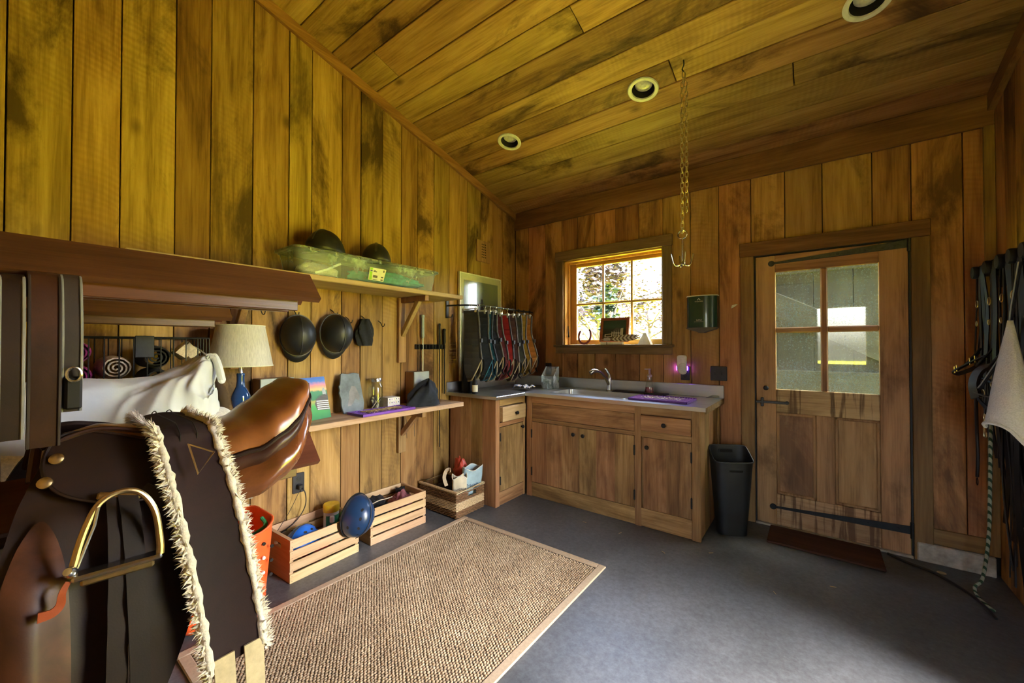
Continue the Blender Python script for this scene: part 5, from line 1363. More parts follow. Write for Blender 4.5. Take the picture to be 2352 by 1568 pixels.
# brass studs
for (y, z) in ((.078, 1.145), (.062, 1.110)):
    x = RX + outx(z) + .032; build(MB().lathe([(.010, -.004), (.0105, .002), (.006, .005), (0, .006)], 14, (x, y, z), V((.8, -.3, .5)).to_track_quat('Z', 'Y').to_matrix()), 'brass_stud', 'brass', sd)
# stirrup leather
lx = RX + .268
def lsurf(z, y, o=.0): return V((RX + outx(z) + .022 + o, y, z))
build(MB().strap([lsurf(z, lerp(.150, .135, i / 14), .012 + .004 * (i % 2 == 0)) for i, z in enumerate([1.075 - i * .037 for i in range(15)])], .028, .005, (1, 0, 0)), 'stirrup_leather', 'leather_strap', sd, smooth=30)
build(MB().strap([lsurf(z, lerp(.166, .175, i / 14), .02) for i, z in enumerate([1.07 - i * .035 for i in range(15)])], .028, .005, (1, 0, 0)), 'stirrup_leather', 'leather_strap', sd, smooth=30)
build(MB().strap([lsurf(1.07 - i * .011, .19 + i * .0125, .006) for i in range(10)], .026, .005, (1, 0, 0)), 'billet_strap', 'leather_strap', sd, smooth=30)
build(MB().bar(lsurf(1.075, .125, .012), lsurf(1.062, .185, .016), .014, .012, (1, 0, 0), .003), 'leather_keeper', 'brass', sd, smooth=0)
# stirrup iron, run up the leather
si = thing('stirrup_iron', (-1.0, .15, .93), 'polished metal stirrup iron resting against the saddle flap', 'stirrup')
so_ = V((-1.015, .150, 1.088))
arch = [so_ + V(p) for p in ((.0, -.068, -.145), (.002, -.066, -.12), (0, -.052, -.06), (-.002, -.032, -.015), (-.004, .0, .0), (-.002, .03, -.012), (.004, .052, -.055), (.010, .060, -.12), (.012, .060, -.148))]
ap = spline(arch, 6)
build(MB().tube(ap, .0054, 10, scale=[1 + .35 * abs(i - 24) / 24 for i in range(len(ap))]), 'arch', 'brass', si)
build(MB().bar(so_ + V((.0, -.070, -.148)), so_ + V((.012, .062, -.150)), .034, .012, (0, 0, 1), .004), 'tread_frame', 'steel_bright', si, smooth=0)
build(MB().bar(so_ + V((.0, -.058, -.160)), so_ + V((.012, .050, -.161)), .026, .014, (0, 0, 1), .004), 'tread_pad', 'brass', si, smooth=0)
build(MB().tube([so_ + V((.006, -.067, -.142)), so_ + V((.006, -.04, -.055)), so_ + V((.004, -.034, -.02))], .0028, 6), 'release_bar', 'steel_bright', si)
build(MB().lathe([(.009, 0), (.010, .010), (.007, .016), (0, .018)], 12, so_ + V((.004, -.068, -.135)), V((.7, -.5, .5)).to_track_quat('Z', 'Y').to_matrix()), 'button', 'steel_bright', si)
tb = build(MB().strap(spline([so_ + V((.01, -.074, -.148)), so_ + V((.014, -.082, -.165)), so_ + V((.014, -.084, -.185)), so_ + V((.016, -.094, -.195)), so_ + V((.016, -.112, -.195))], 5), .016, .005, (1, 0, .1), scale=[.5 + .03 * i for i in range(21)]), 'leather_tab', 'leather_orange', si, label='orange leather tab')

si.scale = (.88, .88, .88); si.location = (-1.0, .148, .955)
# girth draped over the seat
gt = thing('fleece_girth', (-1.05, .31, .62), 'dark brown girth with white fleece edges draped over the saddle', 'girth')
path = []
for (dx, y, z) in ((-.245, .30, .80), (-.225, .295, .98), (-.185, .29, 1.09), (-.125, .285, 1.150), (-.06, .28, 1.170), (.0, .275, 1.168), (.06, .272, 1.168), (.115, .27, 1.160), (.165, .273, 1.118), (.205, .28, 1.06), (.235, .29, .98), (.255, .302, .89), (.268, .315, .79), (.276, .325, .70)):
    path.append(V((RX + dx + (.040 if dx > 0 else -.040), y, z + (.008 if abs(dx) < .13 else 0))))
path = spline(path, 7)
def gframe(i):
    t = (path[min(i + 1, len(path) - 1)] - path[max(i - 1, 0)]).normalized(); r = V((0, 1, .0)); r = (r - t * r.dot(t)).normalized(); n = t.cross(r) * -1
    if n.z < 0 and abs(t.z) < .7: n = -n
    return t, r, n
GW = .043
def gsurf(u, v):
    i = int(round(v * (len(path) - 1))); t, r, n = gframe(i); s_ = (u - .5) * 2
    return path[i] + r * s_ * GW + n * (.006 * (1 - s_ * s_))
build(MB().grid(gsurf, 9, len(path)), 'leather_strip', 'leather_girth', gt, smooth=60, solid=.012)
for sg in (-.35, .35): build(MB().tube([path[i] + gframe(i)[1] * GW * sg + gframe(i)[2] * .010 for i in range(len(path))], .0014, 5), 'stitch_line', 'leather_black', gt)
rf = random.Random(9)
for sg in (-1, 1):
    base = [path[i] + gframe(i)[1] * sg * (GW + .006) for i in range(0, len(path))]
    m = MB(); m.tube(base, .0075, 8, scale=[1 + .25 * math.sin(i * 1.3) + .2 * math.sin(i * 2.9) for i in range(len(base))])
    for i in range(len(base)):
        t, r, n = gframe(i)
        for q in range(24):
            d = (r * sg * rf.uniform(.0, 1.0) + n * rf.uniform(-.3, .7) + t * rf.uniform(-.8, .8)).normalized(); L = rf.uniform(.010, .022)
            c0 = base[i] + t * rf.uniform(-.006, .006) + d * .005; s1 = d.cross(V((rf.uniform(-1, 1), rf.uniform(-1, 1), rf.uniform(-1, 1)))).normalized() * .0035; s2 = d.cross(s1)
            m.add([c0 + s1, c0 - s1 * .5 + s2 * .8, c0 - s1 * .5 - s2 * .8, c0 + d * L + t * rf.uniform(-.003, .003)], [(0, 1, 3), (1, 2, 3), (2, 0, 3)])
    build(m, 'fleece_edge', 'fleece_cream', gt, kind='stuff', smooth=60, recalc=False)
tr_ = [V((RX + .155 + .044, .262, 1.142)), V((RX + .175 + .044, .302, 1.120)), V((RX + .200 + .044, .268, 1.085))]
build(MB().tube([a + V((.010, 0, .006)) for a in tr_], .0026, 6, True), 'triangle_ring', 'brass', gt, label='brass triangle ring')
pe = path[-1]
for k, dy in enumerate((-.026, .028)):
    build(MB().strap(spline([pe + V((-.002, dy, .02)), pe + V((.004, dy + .002, -.05)), pe + V((.004, dy + .004, -.16)), pe + V((.0, dy, -.26))], 5), .036, .005, (1, 0, 0)), 'elastic_strap', 'elastic_tan', gt, smooth=30)
    build(MB().box(pe.x - .006, pe.x + .010, pe.y + dy - .022, pe.y + dy + .022, pe.z - .20, pe.z - .12, .003), 'leather_tip', 'leather_girth', gt, smooth=0)

# leather girths hanging from the upper rack
def hung_strap(name, x, y, z0, z1, w, mat, lab, edge=None, lean=0):
    t = thing(name, (x, y, z1), lab, 'strap', 'leather straps hanging at the far left')
    pts = spline([(x - .07, y, z0 - .01), (x - .055, y, z0 + .03), (x - .02, y, z0 + .02), (x, y, z0 - .04), (x + .01 + lean, y + lean, (z0 + z1) / 2), (x + lean, y + lean, z1)], 6)
    build(MB().strap(pts, w, .010, (1, 0, .3), scale=[(1, 1)] * len(pts)), 'strap', mat, t, smooth=30)
    if edge:
        for sg in (-1, 1): build(MB().tube([p + V((.006, sg * w * .46, 0)) for p in pts[8:]], .0025, 6), 'edge_binding', edge, t)
    return t
t1 = hung_strap('girth_strap', RX + .115, .062, 1.47, 1.168, .042, 'leather_mid', 'broad brown leather girth hanging left of the white covered saddle', 'leather_grey')
t2 = hung_strap('girth_strap', RX + .10, .098, 1.475, 1.23, .028, 'leather_grey', 'greyish leather girth with pale edge beside the broad brown one', 'slate_pale')
t3 = hung_strap('girth_strap', RX + .13, .022, 1.46, 1.19, .03, 'leather_dark', 'dark leather girth at the very left edge', 'slate_pale')
build(MB().box(RX + .105, RX + .125, .088, .112, 1.235, 1.30, .004), 'billet_end', 'leather_black', t2, smooth=0)
build(MB().tube([V((RX + .128, .10 + .010 * math.cos(a), 1.305 + .014 * math.sin(a))) for a in [2 * PI * i / 14 for i in range(14)]], .0025, 6, True), 'buckle', 'steel_bright', t2)

# ------------------------------------------------------------------ covered saddle
CX = -2.04
zcv = table([-.01, .05, .15, .28, .38, .46, .52, .555, .585], [1.20, 1.235, 1.250, 1.235, 1.24, 1.272, 1.315, 1.325, 1.29])
wcv = table([-.01, .1, .25, .40, .50, .56, .585], [.17, .20, .22, .235, .20, .10, .03])
cs = thing('covered_saddle', (CX, .3, .98), 'saddle under a rumpled white fabric cover', 'saddle')
def cover(u, v):
    y = lerp(-.01, .585, v); t = (u - .5) * 2; w = wcv(y); a = abs(t)
    q = V((y * 5.5 + .9 * t, t * 2.2 + 1.4 * nz((y * 4, t * 2, 7)), .3)); rid = 1 - 2 * abs(nz(q, 1.0, 2)); rid2 = 1 - 2 * abs(nz(q * 2.3, 1.0, 6))
    fold = (.040 * (rid - .5) + .016 * (rid2 - .5)) * min(1, .35 + a * 1.3)
    gather = max(0, (v - .78) / .22)
    z = zcv(y) - (.20 * a ** 2.1 + .05 * a ** 6) * (1 - .25 * gather) + fold * (.5 + a) - .03 * gather * a * abs(math.sin(9 * a))
    return V((CX + math.copysign(w * math.sin(min(1, a * .92) * PI / 2), t) + fold * .5, y + .012 * math.sin(7 * a) * gather, z))
build(MB().grid(cover, 91, 110), 'cover', 'cover_white', cs, smooth=60)
hemp = [cover(1.0, v / 70) + V((.002, 0, -.004)) for v in range(58)]
build(MB().tube(hemp, .006, 6), 'elastic_hem', 'cover_white', cs)
ear = MB().grid(lambda u, v: V((CX + .05 + .03 * (u - .5) + .02 * v, .545 + .045 * v + .012 * math.sin(u * 6), 1.315 + .020 * math.sin(v * PI) - .10 * v * v + .01 * math.sin(u * 9))), 12, 14)
build(ear, 'gathered_corner', 'cover_white', cs, smooth=60, solid=.008)
# cream saddle pad below the cover
pd_ = thing('fleece_saddle_pad', (CX, .36, .85), 'cream fleece saddle pad peeking out below the white cover', 'saddle pad')
def padc(u, v):
    y = lerp(.02, .665, v); t = (u - .5) * 2; a = abs(t); rr = 1 - max(0, (y - .60) / .065) ** 2 * .35
    return V((CX + math.copysign(.27 * math.sin(min(1, a) * PI / 2) * rr, t), y, 1.10 - .30 * a ** 2.2 - .07 * max(0, (y - .60) / .065) ** 2))
build(MB().grid(padc, 33, 40), 'pad', 'fleece_cream', pd_, smooth=60, solid=.022)
build(MB().tube([padc(.98, v / 40) + V((.018, 0, 0)) for v in range(41)], .007, 6), 'binding', 'cover_white', pd_)
cloth_lump('teal_cloth', (RX - .35, .13, 1.12), (.04, .03, .03), 'teal', 'teal bit of cloth between the saddles', 'cloth', 14)
# ------------------------------------------------------------------ things on the floor
# rug
RGX0, RGX1, RGY0, RGY1 = -2.24, -1.035, .50, 2.305
rg = thing('area_rug', (-1.64, 1.4, 0), 'natural sisal area rug with a plain tan border', 'rug')
build(MB().box(RGX0 + .02, RGX1 - .02, RGY0 + .02, RGY1 - .02, .0005, .006), 'backing', 'rug_base', rg, smooth=0)
bw = .045
for (a, b, c_, d) in ((RGX0, RGX0 + bw, RGY0, RGY1), (RGX1 - bw, RGX1, RGY0, RGY1), (RGX0 + bw, RGX1 - bw, RGY0, RGY0 + bw), (RGX0 + bw, RGX1 - bw, RGY1 - bw, RGY1)):
    build(MB().box(a, b, c_, d, .0005, .012, .004), 'border', 'rug_border', rg, smooth=0)
m = MB(); rr_ = random.Random(2)
px_, py_ = .0125, .0165; ny_ = int((RGY1 - RGY0 - 2 * bw) / py_); nx_ = int((RGX1 - RGX0 - 2 * bw) / px_)
dome = [(math.cos(2 * PI * i / 6), math.sin(2 * PI * i / 6)) for i in range(6)]
for i in range(nx_):
    for j in range(ny_):
        cx = RGX0 + bw + (i + .5) * px_ + rr_.uniform(-.0012, .0012); cyy = RGY0 + bw + (j + .5 + .5 * (i % 2)) * py_ + rr_.uniform(-.0015, .0015)
        if cyy > RGY1 - bw: continue
        h = rr_.uniform(.006, .0085); sl_ = rr_.uniform(-.0015, .0015); vs = []
        for (a, b) in dome: vs.append((cx + a * .0062, cyy + b * .0088, .005))
        for (a, b) in dome: vs.append((cx + a * .0046, cyy + b * .0064 + sl_, .005 + h * .75))
        vs.append((cx, cyy + sl_, .005 + h))
        o_ = len(m.v); m.v += [V(q) for q in vs]
        for k in range(6):
            l = (k + 1) % 6; m.f.append((o_ + k, o_ + l, o_ + 6 + l, o_ + 6 + k)); m.f.append((o_ + 6 + k, o_ + 6 + l, o_ + 12))
build(m, 'weave', 'rug_sisal', rg, kind='stuff', smooth=80, recalc=False)

# crates
def crate(loc, rz, lab, L=.46, D=.30, H=.245):
    t = thing('wooden_crate', loc, lab, 'crate', 'slatted pine crates', local=True, rotz=rz)
    # local: x depth (front +x at D/2), y length
    hole = [(a, b + H * .26) for a, b in rrect(.085, .028, .014, 5)]
    for sg in (-1, 1):
        n_ = len(hole); outer = []
        for (a, b) in hole:
            dx, dz = a, (b - H * .26)
            k = min((D / 2 - .008) / max(1e-6, abs(dx)), ((H / 2 if dz > 0 else H / 2) - math.copysign(H * .26, dz) * 1.0) / max(1e-6, abs(dz)))
            outer.append((dx * k, H * .26 + dz * k))
        cs_ = [(-D / 2 + .008, -H / 2), (D / 2 - .008, -H / 2), (D / 2 - .008, H / 2), (-D / 2 + .008, H / 2)]
        for c in cs_:   # snap nearest outline points to the corners
            i = min(range(n_), key=lambda q: (outer[q][0] - c[0]) ** 2 + (outer[q][1] - c[1]) ** 2); outer[i] = c
        build(MB().ring_plate(outer, hole, lambda a, b, d: V((a, sg * (L / 2 - .012) + d, H / 2 + b)), -.010, .010), 'end_panel', 'pine_x', t, smooth=0)
    sh = .052; gap = (H - 4 * sh) / 3
    for sg in (-1, 1):
        for k in range(4):
            z = k * (sh + gap) + .0005
            s_ = build(MB().box(sg * (D / 2 - .008), sg * D / 2, -L / 2, L / 2, z, z + sh, .0015), 'slat', 'pine_y', t, smooth=0)
            if sg > 0:
                for yy in (-L / 2 + .012, L / 2 - .012):
                    for q in (.012, .04): build(MB().lathe([(.002, 0), (.0015, .0012), (0, .0014)], 6, (D / 2 - .0004, yy, z + q), Matrix.Rotation(PI / 2, 3, 'Y')), 'nail', 'iron_black', s_, smooth=0)
    for k in range(4): build(MB().box(-D / 2 + .012 + k * .07, -D / 2 + .072 + k * .07, -L / 2 + .02, L / 2 - .02, .004, .012, .001), 'bottom_slat', 'pine_y', t, smooth=0)
    return t
crate((-2.560, 1.265, 0), .045, 'slatted pine crate holding a blue helmet and wipes', .445, .30)
crate((-2.565, 1.822, 0), -.03, 'slatted pine crate filled with black and pink clothes', .47, .30)
MB1 = Matrix.Rotation(math.radians(25), 3, 'Z') @ Matrix.Rotation(math.radians(-12), 3, 'X')
helmet('skate_helmet', 'bright blue vented helmet lying inside the first crate', MB1, (-2.53, 1.175, .125), 'blue_bright', brim=False, vents=True, sc=.95)
MB2 = Matrix.Rotation(math.radians(8), 3, 'Z') @ Matrix.Rotation(math.radians(-18), 3, 'X') @ MH
helmet('skate_helmet', 'dark blue vented helmet hanging over the crate front', MB2, (-2.398, 1.452, .262), 'blue_shell', brim=False, vents=True, sc=1.03)
tb_ = thing('wipes_tub', (-2.60, 1.395, .013), 'wipes tub with yellow lid and green label in the crate', 'tub')
tc_ = V((-2.60, 1.40, .013))
build(MB().lathe([(.045, 0), (.048, .01), (.048, .245), (.046, .25)], 24, tc_), 'body', 'white_plastic', tb_)
build(MB().lathe([(.050, .245), (.052, .25), (.052, .285), (.048, .292), (0, .292)], 24, tc_), 'lid', 'yellow_plastic', tb_)
build(MB().grid(lambda u, v: tc_ + V((.0488 * math.cos(lerp(-1.2, 1.0, u)), .0488 * math.sin(lerp(-1.2, 1.0, u)), lerp(.11, .225, v))), 12, 2), 'label', 'green_label', tb_, smooth=60, solid=.0008)
bt = thing('plastic_bottle', (-2.52, 1.375, .013), 'small clear plastic bottle in front of the wipes tub', 'bottle')
bq = V((-2.515, 1.36, .013))
build(MB().lathe([(.0, 0), (.026, 0), (.028, .01), (.028, .16), (.022, .185), (.012, .20), (.012, .215)], 18, bq), 'body', 'clear_plastic', bt, smooth=50)
build(MB().lathe([(.015, .205), (.015, .235), (.013, .24), (0, .24)], 14, bq), 'cap', 'white_plastic', bt)
gl_ = MB().tube(spline([(-2.555, 1.44, .03), (-2.53, 1.45, .14), (-2.535, 1.455, .22), (-2.57, 1.46, .235), (-2.59, 1.462, .20)], 6), .006, 6)
build(gl_, 'plastic_loop', 'green_thing', label='green plastic loop beside the wipes tub', cat='cord')
build(MB().cbox((-2.56, 1.28, .05), (.05, .08, .03), .012), 'red_pouch', 'red_thing', label='red pouch at the bottom of the first crate', cat='pouch')
cloth_lump('clothing_pile', (-2.58, 1.72, .155), (.105, .10, .095), 'fabric_black', 'black jacket heaped at the left in the second crate', 'clothes', 21, .35)
cloth_lump('clothing_pile', (-2.56, 1.925, .16), (.09, .085, .080), 'fabric_pink', 'dusty pink garment on top in the second crate', 'clothes', 23, .35)
cloth_lump('clothing_pile', (-2.62, 1.985, .165), (.06, .055, .085), 'fabric_black', 'black garment behind the pink one in the second crate', 'clothes', 25, .35)
build(MB().tube(spline([(-2.52, 1.64, .235), (-2.50, 1.70, .255), (-2.50, 1.76, .25), (-2.51, 1.82, .245)], 5), .003, 6), 'drawstring', 'wrap_cream', label='pale drawstring on the black jacket in the crate', cat='cord')

# orange rubber tote
ob = thing('rubber_tote', (-2.46, .78, 0), 'orange rubber tote bag with holes and white buttons', 'bag')
OBX, OBY = -2.47, .72
def tote(u, v, o=0):
    a = rrect(1, 1, .28, 7); i = int(round(u * len(a))) % len(a); w = lerp(.36, .42, v) + o; l = lerp(.38, .44, v) + o
    s_ = 1 if v > .06 else lerp(.80, 1, v / .06)
    z = .001 + .40 * v + (.035 * abs(a[i][1] * 2) ** 3 * max(0, (v - .8) / .2))
    return V((OBX + a[i][0] * w * s_, OBY + a[i][1] * l * s_, z))
mt = MB().grid(lambda u, v: tote(u, v), 28, 22, True); mt.f.append(tuple(i * 22 for i in range(28)))
body_ = build(mt, 'body', 'orange_rubber', ob, smooth=50, solid=.006)
build(MB().tube([tote(i / 28, 1) for i in range(28)], .006, 6, True), 'rim', 'orange_rubber', body_)
build(MB().grid(lambda u, v: tote(u, lerp(.10, .13, v), .006), 28, 3, True), 'foot_band', 'orange_rubber', body_, smooth=50)
fxx = lambda z: OBX + lerp(.36, .42, z / .4) / 2 + .0015
for (y, z, w) in ((.90, .32, 0), (.90, .245, 0), (.90, .17, 0), (.862, .345, 0), (.862, .272, 1), (.862, .195, 1), (.80, .33, 0), (.80, .25, 0), (.80, .17, 0), (.72, .33, 0), (.72, .25, 1), (.72, .17, 0), (.64, .33, 0), (.64, .25, 0), (.64, .17, 0), (.56, .3, 0), (.56, .2, 0)):
    build(MB().lathe([(.0085, -.004), (.0085, .0022 if not w else .005), (.006, .0028 if not w else .008), (0, .0028 if not w else .008)], 12, (fxx(z), y, z), Matrix.Rotation(PI / 2, 3, 'Y')), 'hole' if not w else 'button', 'backing' if not w else 'white_plastic', ob)
build(MB().tube(spline([(OBX + .10, .83, .36), (OBX + .12, .90, .40), (OBX + .05, .91, .42)], 6), .010, 8), 'plastic_loop', 'green_thing', label='green plastic loop inside the orange tote', cat='cord')

# wicker basket
wk = thing('wicker_basket', (-2.47, 2.385, 0), 'square two-tone wicker basket holding bags of treats', 'basket')
KX0, KX1, KY0, KY1, KH = -2.69, -2.25, 2.23, 2.545, .205
def perim(n, off=0):
    out = []; w, l = KX1 - KX0, KY1 - KY0; P_ = 2 * (w + l)
    for i in range(n):
        d = P_ * i / n
        if d < w: p, nn = (KX0 + d, KY0), (0, -1)
        elif d < w + l: p, nn = (KX1, KY0 + d - w), (1, 0)
        elif d < 2 * w + l: p, nn = (KX1 - (d - w - l), KY1), (0, 1)
        else: p, nn = (KX0, KY1 - (d - 2 * w - l)), (-1, 0)
        out.append((V((p[0], p[1], 0)), V((nn[0], nn[1], 0))))
    return out
NS = 76; pr_ = perim(NS * 2); rows = 17; rh = (KH - .02) / rows
def band(r0, r1, mat):
    m = MB()
    for r in range(r0, r1):
        z = .006 + rh * (r + .5)
        hol = r in (13, 14, 15)
        pts = []
        for i, (p, n_) in enumerate(pr_):
            ph = 1 if ((i // 2) + r) % 2 else -1
            pts.append(p + n_ * (.0035 * ph * (1 if i % 2 else .6)) + V((0, 0, z)))
        if hol:
            segs = []; cur = []
            for q in pts + pts[:1]:
                inh = (q.x > KX1 - .01 and abs(q.y - (KY0 + KY1) / 2 - .02) < .045) or (q.x < KX0 + .01 and abs(q.y - (KY0 + KY1) / 2) < .045)
                if inh:
                    if len(cur) > 1: segs.append(cur)
                    cur = []
                else: cur.append(q)
            if len(cur) > 1: segs.append(cur)
            for sgm in segs: m.tube(sgm, rh * .52, 5)
        else: m.tube(pts, rh * .52, 5, True)
    build(m, 'woven_band', mat, wk, kind='stuff', smooth=60, recalc=False)
band(0, 5, 'wicker_brown'); band(5, 11, 'wicker_cream'); band(11, 17, 'wicker_brown')
build(MB().tube([(KX0, KY0, KH), (KX1, KY0, KH), (KX1, KY1, KH), (KX0, KY1, KH)], .0125, 8, True), 'rim', 'wicker_cream', wk)
build(MB().box(KX0 + .01, KX1 - .01, KY0 + .01, KY1 - .01, .002, .010), 'base', 'wicker_brown', wk, smooth=0)
# treat bags
def bag(c, w, d, h, rz, mat, lab, openr=.9, lean=(0, 0), seed=0, inner='bag_silver', txt=None):
    t = thing('treat_bag', (c[0], c[1], c[2]), lab, 'bag', 'treat bags in the wicker basket', local=True, rotz=rz)
    def f(u, v):
        a = 2 * PI * u; sq = 1 / max(abs(math.cos(a)), abs(math.sin(a))) ** .55
        k = lerp(1, openr, v) * (1 + .07 * nz((math.cos(a) * 2, math.sin(a) * 2, v * 3), 1, seed))
        return V((d / 2 * math.cos(a) * k * sq + lean[0] * v, w / 2 * math.sin(a) * k * sq + lean[1] * v, h * v * (1 + .07 * math.sin(a * 3 + seed) * v) + .002))
    m = MB().grid(f, 40, 16, True); m.f.append(tuple(i * 16 for i in range(40)))
    build(m, 'pouch', mat, t, smooth=60, solid=.002)
    def fi(u, v):
        p = f(u, lerp(.35, .97, v)); return V((p.x * .965 + lean[0] * .01, p.y * .965, p.z))
    build(MB().grid(fi, 40, 8, True), 'lining', inner, t, smooth=60)
    build(MB().tube([f(i / 40, .985) for i in range(40)], .0028, 5, True), 'torn_edge', 'white_paint', t)
    if txt:
        for (s_, sz, zz, mt_) in txt:
            def tf(x, y, z): 
                p = f(.0 + x / (w * 2.6), (zz + y) / h); return V((p.x + .0016, p.y, p.z))
            build(text_mb(s_, sz, tf, .0), 'lettering', mt_, t, smooth=0, recalc=False)
    return t
bag((-2.335, 2.345, .075), .125, .085, .225, -.75, 'bag_cream', 'cream treat bag with torn open top at the basket front', .98, (.01, .0), 1, txt=[('GLAMOR', .022, .125, 'print_dark'), ('natural horse treats', .010, .105, 'print_dark'), ('with real apples', .009, .09, 'green_label')])
bag((-2.335, 2.465, .072), .17, .075, .27, -.45, 'bag_blue', 'pale blue resealable treat bag behind the cream one', 1.05, (.015, .02), 5, 'bag_red', txt=[('MOR', .038, .13, 'print_blue')])
build(MB().strap(spline([(-2.40, 2.262, .225), (-2.42, 2.255, .29), (-2.41, 2.27, .345), (-2.385, 2.285, .355), (-2.375, 2.275, .335)], 5), .028, .003, (1, -1, .2)), 'bag_strip', 'cardboard', label='crumpled torn-off bag strip at the left of the basket', cat='scrap', smooth=60)
cloth_lump('red_bag', (-2.455, 2.48, .27), (.075, .045, .125), 'bag_red', 'crinkled red bag at the back of the basket', 'bag', 31, .3)
cloth_lump('brown_bag', (-2.55, 2.40, .10), (.10, .10, .085), 'fabric_black', 'dark bag at the bottom of the wicker basket', 'bag', 33, .25)

# trash can
tcn = thing('trash_can', (-.505, 3.30, 0), 'black plastic trash can with handle slots beside the door', 'trash can', local=True, rotz=.55)
def can(u, v, o=0):
    a = rrect(1, 1, .3, 7); i = int(round(u * len(a))) % len(a); x, y = a[i]
    w = lerp(.19, .27, v) + o; d = lerp(.12, .185, v) + o
    z = .56 * v
    if v > .8: z += .055 * ((v - .8) / .2) * (1 if y > .0 else -.55) * min(1, abs(y) * 3)
    return V((x * w, y * d, z + .001))
m = MB().grid(lambda u, v: can(u, v), 28, 20, True); m.f.append(tuple(i * 20 for i in range(28)))
cb = build(m, 'body', 'can_plastic', tcn, smooth=50, solid=.004)
build(MB().tube([can(i / 28, 1) for i in range(28)], .005, 6, True), 'rim', 'can_plastic', tcn)
def slot(y, z, n, sg):
    ow = rrect(.105, .034, .015, 5); iw = rrect(.093, .023, .011, 5)
    build(MB().ring_plate(ow, iw, lambda a, b, d: V((a, y + sg * d, z + b)), -.002, .004), 'handle_rim', 'can_plastic', tcn)
    build(MB().prism(iw, lambda a, b, d: V((a, y + sg * d, z + b)), .0, .0028), 'handle_slot', 'backing' if sg < 0 else 'cab_z', tcn, smooth=0)
slot(-.0855, .475, 'front', -1); slot(.0815, .575, 'back', -1)
# door mat
mt_ = MB().box(-.285, .325, 3.285, 3.59, .001, .016, .003)
build(mt_, 'door_mat', 'mat_x', label='dark reddish brown board mat in front of the door', cat='mat', smooth=0)
# cord from outlet on left wall
pl = thing('power_cord', (XL + .03, 1.24, .40), 'black plug and cord drooping from the left wall outlet', 'cord')
build(MB().cbox((XL + .024, 1.238, .440), (.018, .014, .016), .004), 'plug', 'plastic_black', pl, smooth=0)
build(MB().tube(spline([(XL + .038, 1.24, .435), (XL + .055, 1.255, .41), (XL + .05, 1.265, .34), (XL + .04, 1.25, .28), (XL + .03, 1.20, .22), (XL + .025, 1.10, .17), (XL + .02, 1.04, .12), (XL + .02, 1.0, .03)], 6), .0032, 6), 'cable', 'cord', pl)
build(MB().tube(spline([(XL + .038, 1.235, .435), (XL + .045, 1.215, .40), (XL + .03, 1.17, .30), (XL + .025, 1.10, .20), (XL + .02, 1.05, .13)], 6), .0018, 6), 'thin_cable', 'cord', pl)
for y in (2.09, 2.17): build(MB().tube(spline([(XL + .012, y, .80), (XL + .02, y + .005, .72), (XL + .012, y + .01, .66), (XL + .016, y + .012, .60)], 5), .0018, 5), 'hanging_wire', 'cord', label='thin wire under the lower shelf, %s one' % ('left' if y < 2.1 else 'right'), cat='wire')
# cord on the floor right of the door
build(MB().tube(spline([(.36, 3.575, .006), (.45, 3.5, .006), (.55, 3.44, .006), (.64, 3.30, .006), (.68, 3.18, .006), (.70, 3.05, .006)], 6), .007, 6), 'floor_cord', 'cord', label='black cord lying along the curb by the door', cat='cord')
build(MB().ell((.585, 3.47, .004), (.022, .014, .008), 12, 6), 'tan_pebble', 'stone_tan', label='small tan pebble beside the black floor cord', cat='pebble')
for k, (x, y) in enumerate(((-1.45, 2.8), (-1.15, 2.78), (-.8, 2.7), (-.55, 2.9), (-.2, 2.65), (.05, 2.9))):
    a = k * 1.3
    build(MB().bar((x, y, .002), (x + .03 * math.cos(a), y + .03 * math.sin(a), .003), .003, .002), 'straw_bit', 'stone_tan', label=['straw bit on the floor below the sink doors', 'straw bit on the floor below the single cabinet door', 'straw bit on the floor in front of the cabinet corner', 'straw bit on the floor just left of the trash can', 'straw bit on open floor between rug and door mat', 'straw bit on the floor close to the door mat'][k], cat='straw', group='bits of straw', smooth=0)
# ------------------------------------------------------------------ things on the worktop
lick_mat((-.965, 3.20, TZ + .0005), PI / 2, 'purple ribbed mat with cream script on the steel worktop', .29, .44, 'cream_letters', True)
# scoop holder
sh2 = thing('scoop_holder', (-2.13, 3.42, TZ), 'translucent plastic scoop holder standing on the worktop', 'holder')
hx0, hx1, hy0, hy1 = -2.195, -2.055, 3.355, 3.46
def side(a, b, d): return V((d, a, TZ + b))
prof = [(hy0, .001), (hy1, .001), (hy1, .215), (hy1 - .02, .215), (hy0, .125)]
for x in (hx0, hx1): build(MB().prism(prof, side, x, x + .003), 'side', 'frosted_scoop', sh2, smooth=0)
build(MB().box(hx0 + .003, hx1, hy1 - .003, hy1, TZ + .001, TZ + .215), 'back', 'frosted_scoop', sh2, smooth=0)
build(MB().box(hx0 + .003, hx1, hy0, hy0 + .003, TZ + .001, TZ + .125), 'front', 'frosted_scoop', sh2, smooth=0)
build(MB().box(hx0 + .003, hx1, hy0, hy1, TZ + .001, TZ + .004), 'bottom', 'frosted_scoop', sh2, smooth=0)
build(MB().box(hx0 + .03, hx1 - .05, hy0 - .022, hy0, TZ + .001, TZ + .10, .003), 'front_pocket', 'frosted_scoop', sh2, smooth=0)
build(MB().box(-2.17, -2.12, 3.375, 3.43, TZ + .006, TZ + .085, .008), 'white_scoop', 'white_plastic', label='white scoop inside the translucent holder', cat='scoop', smooth=0)
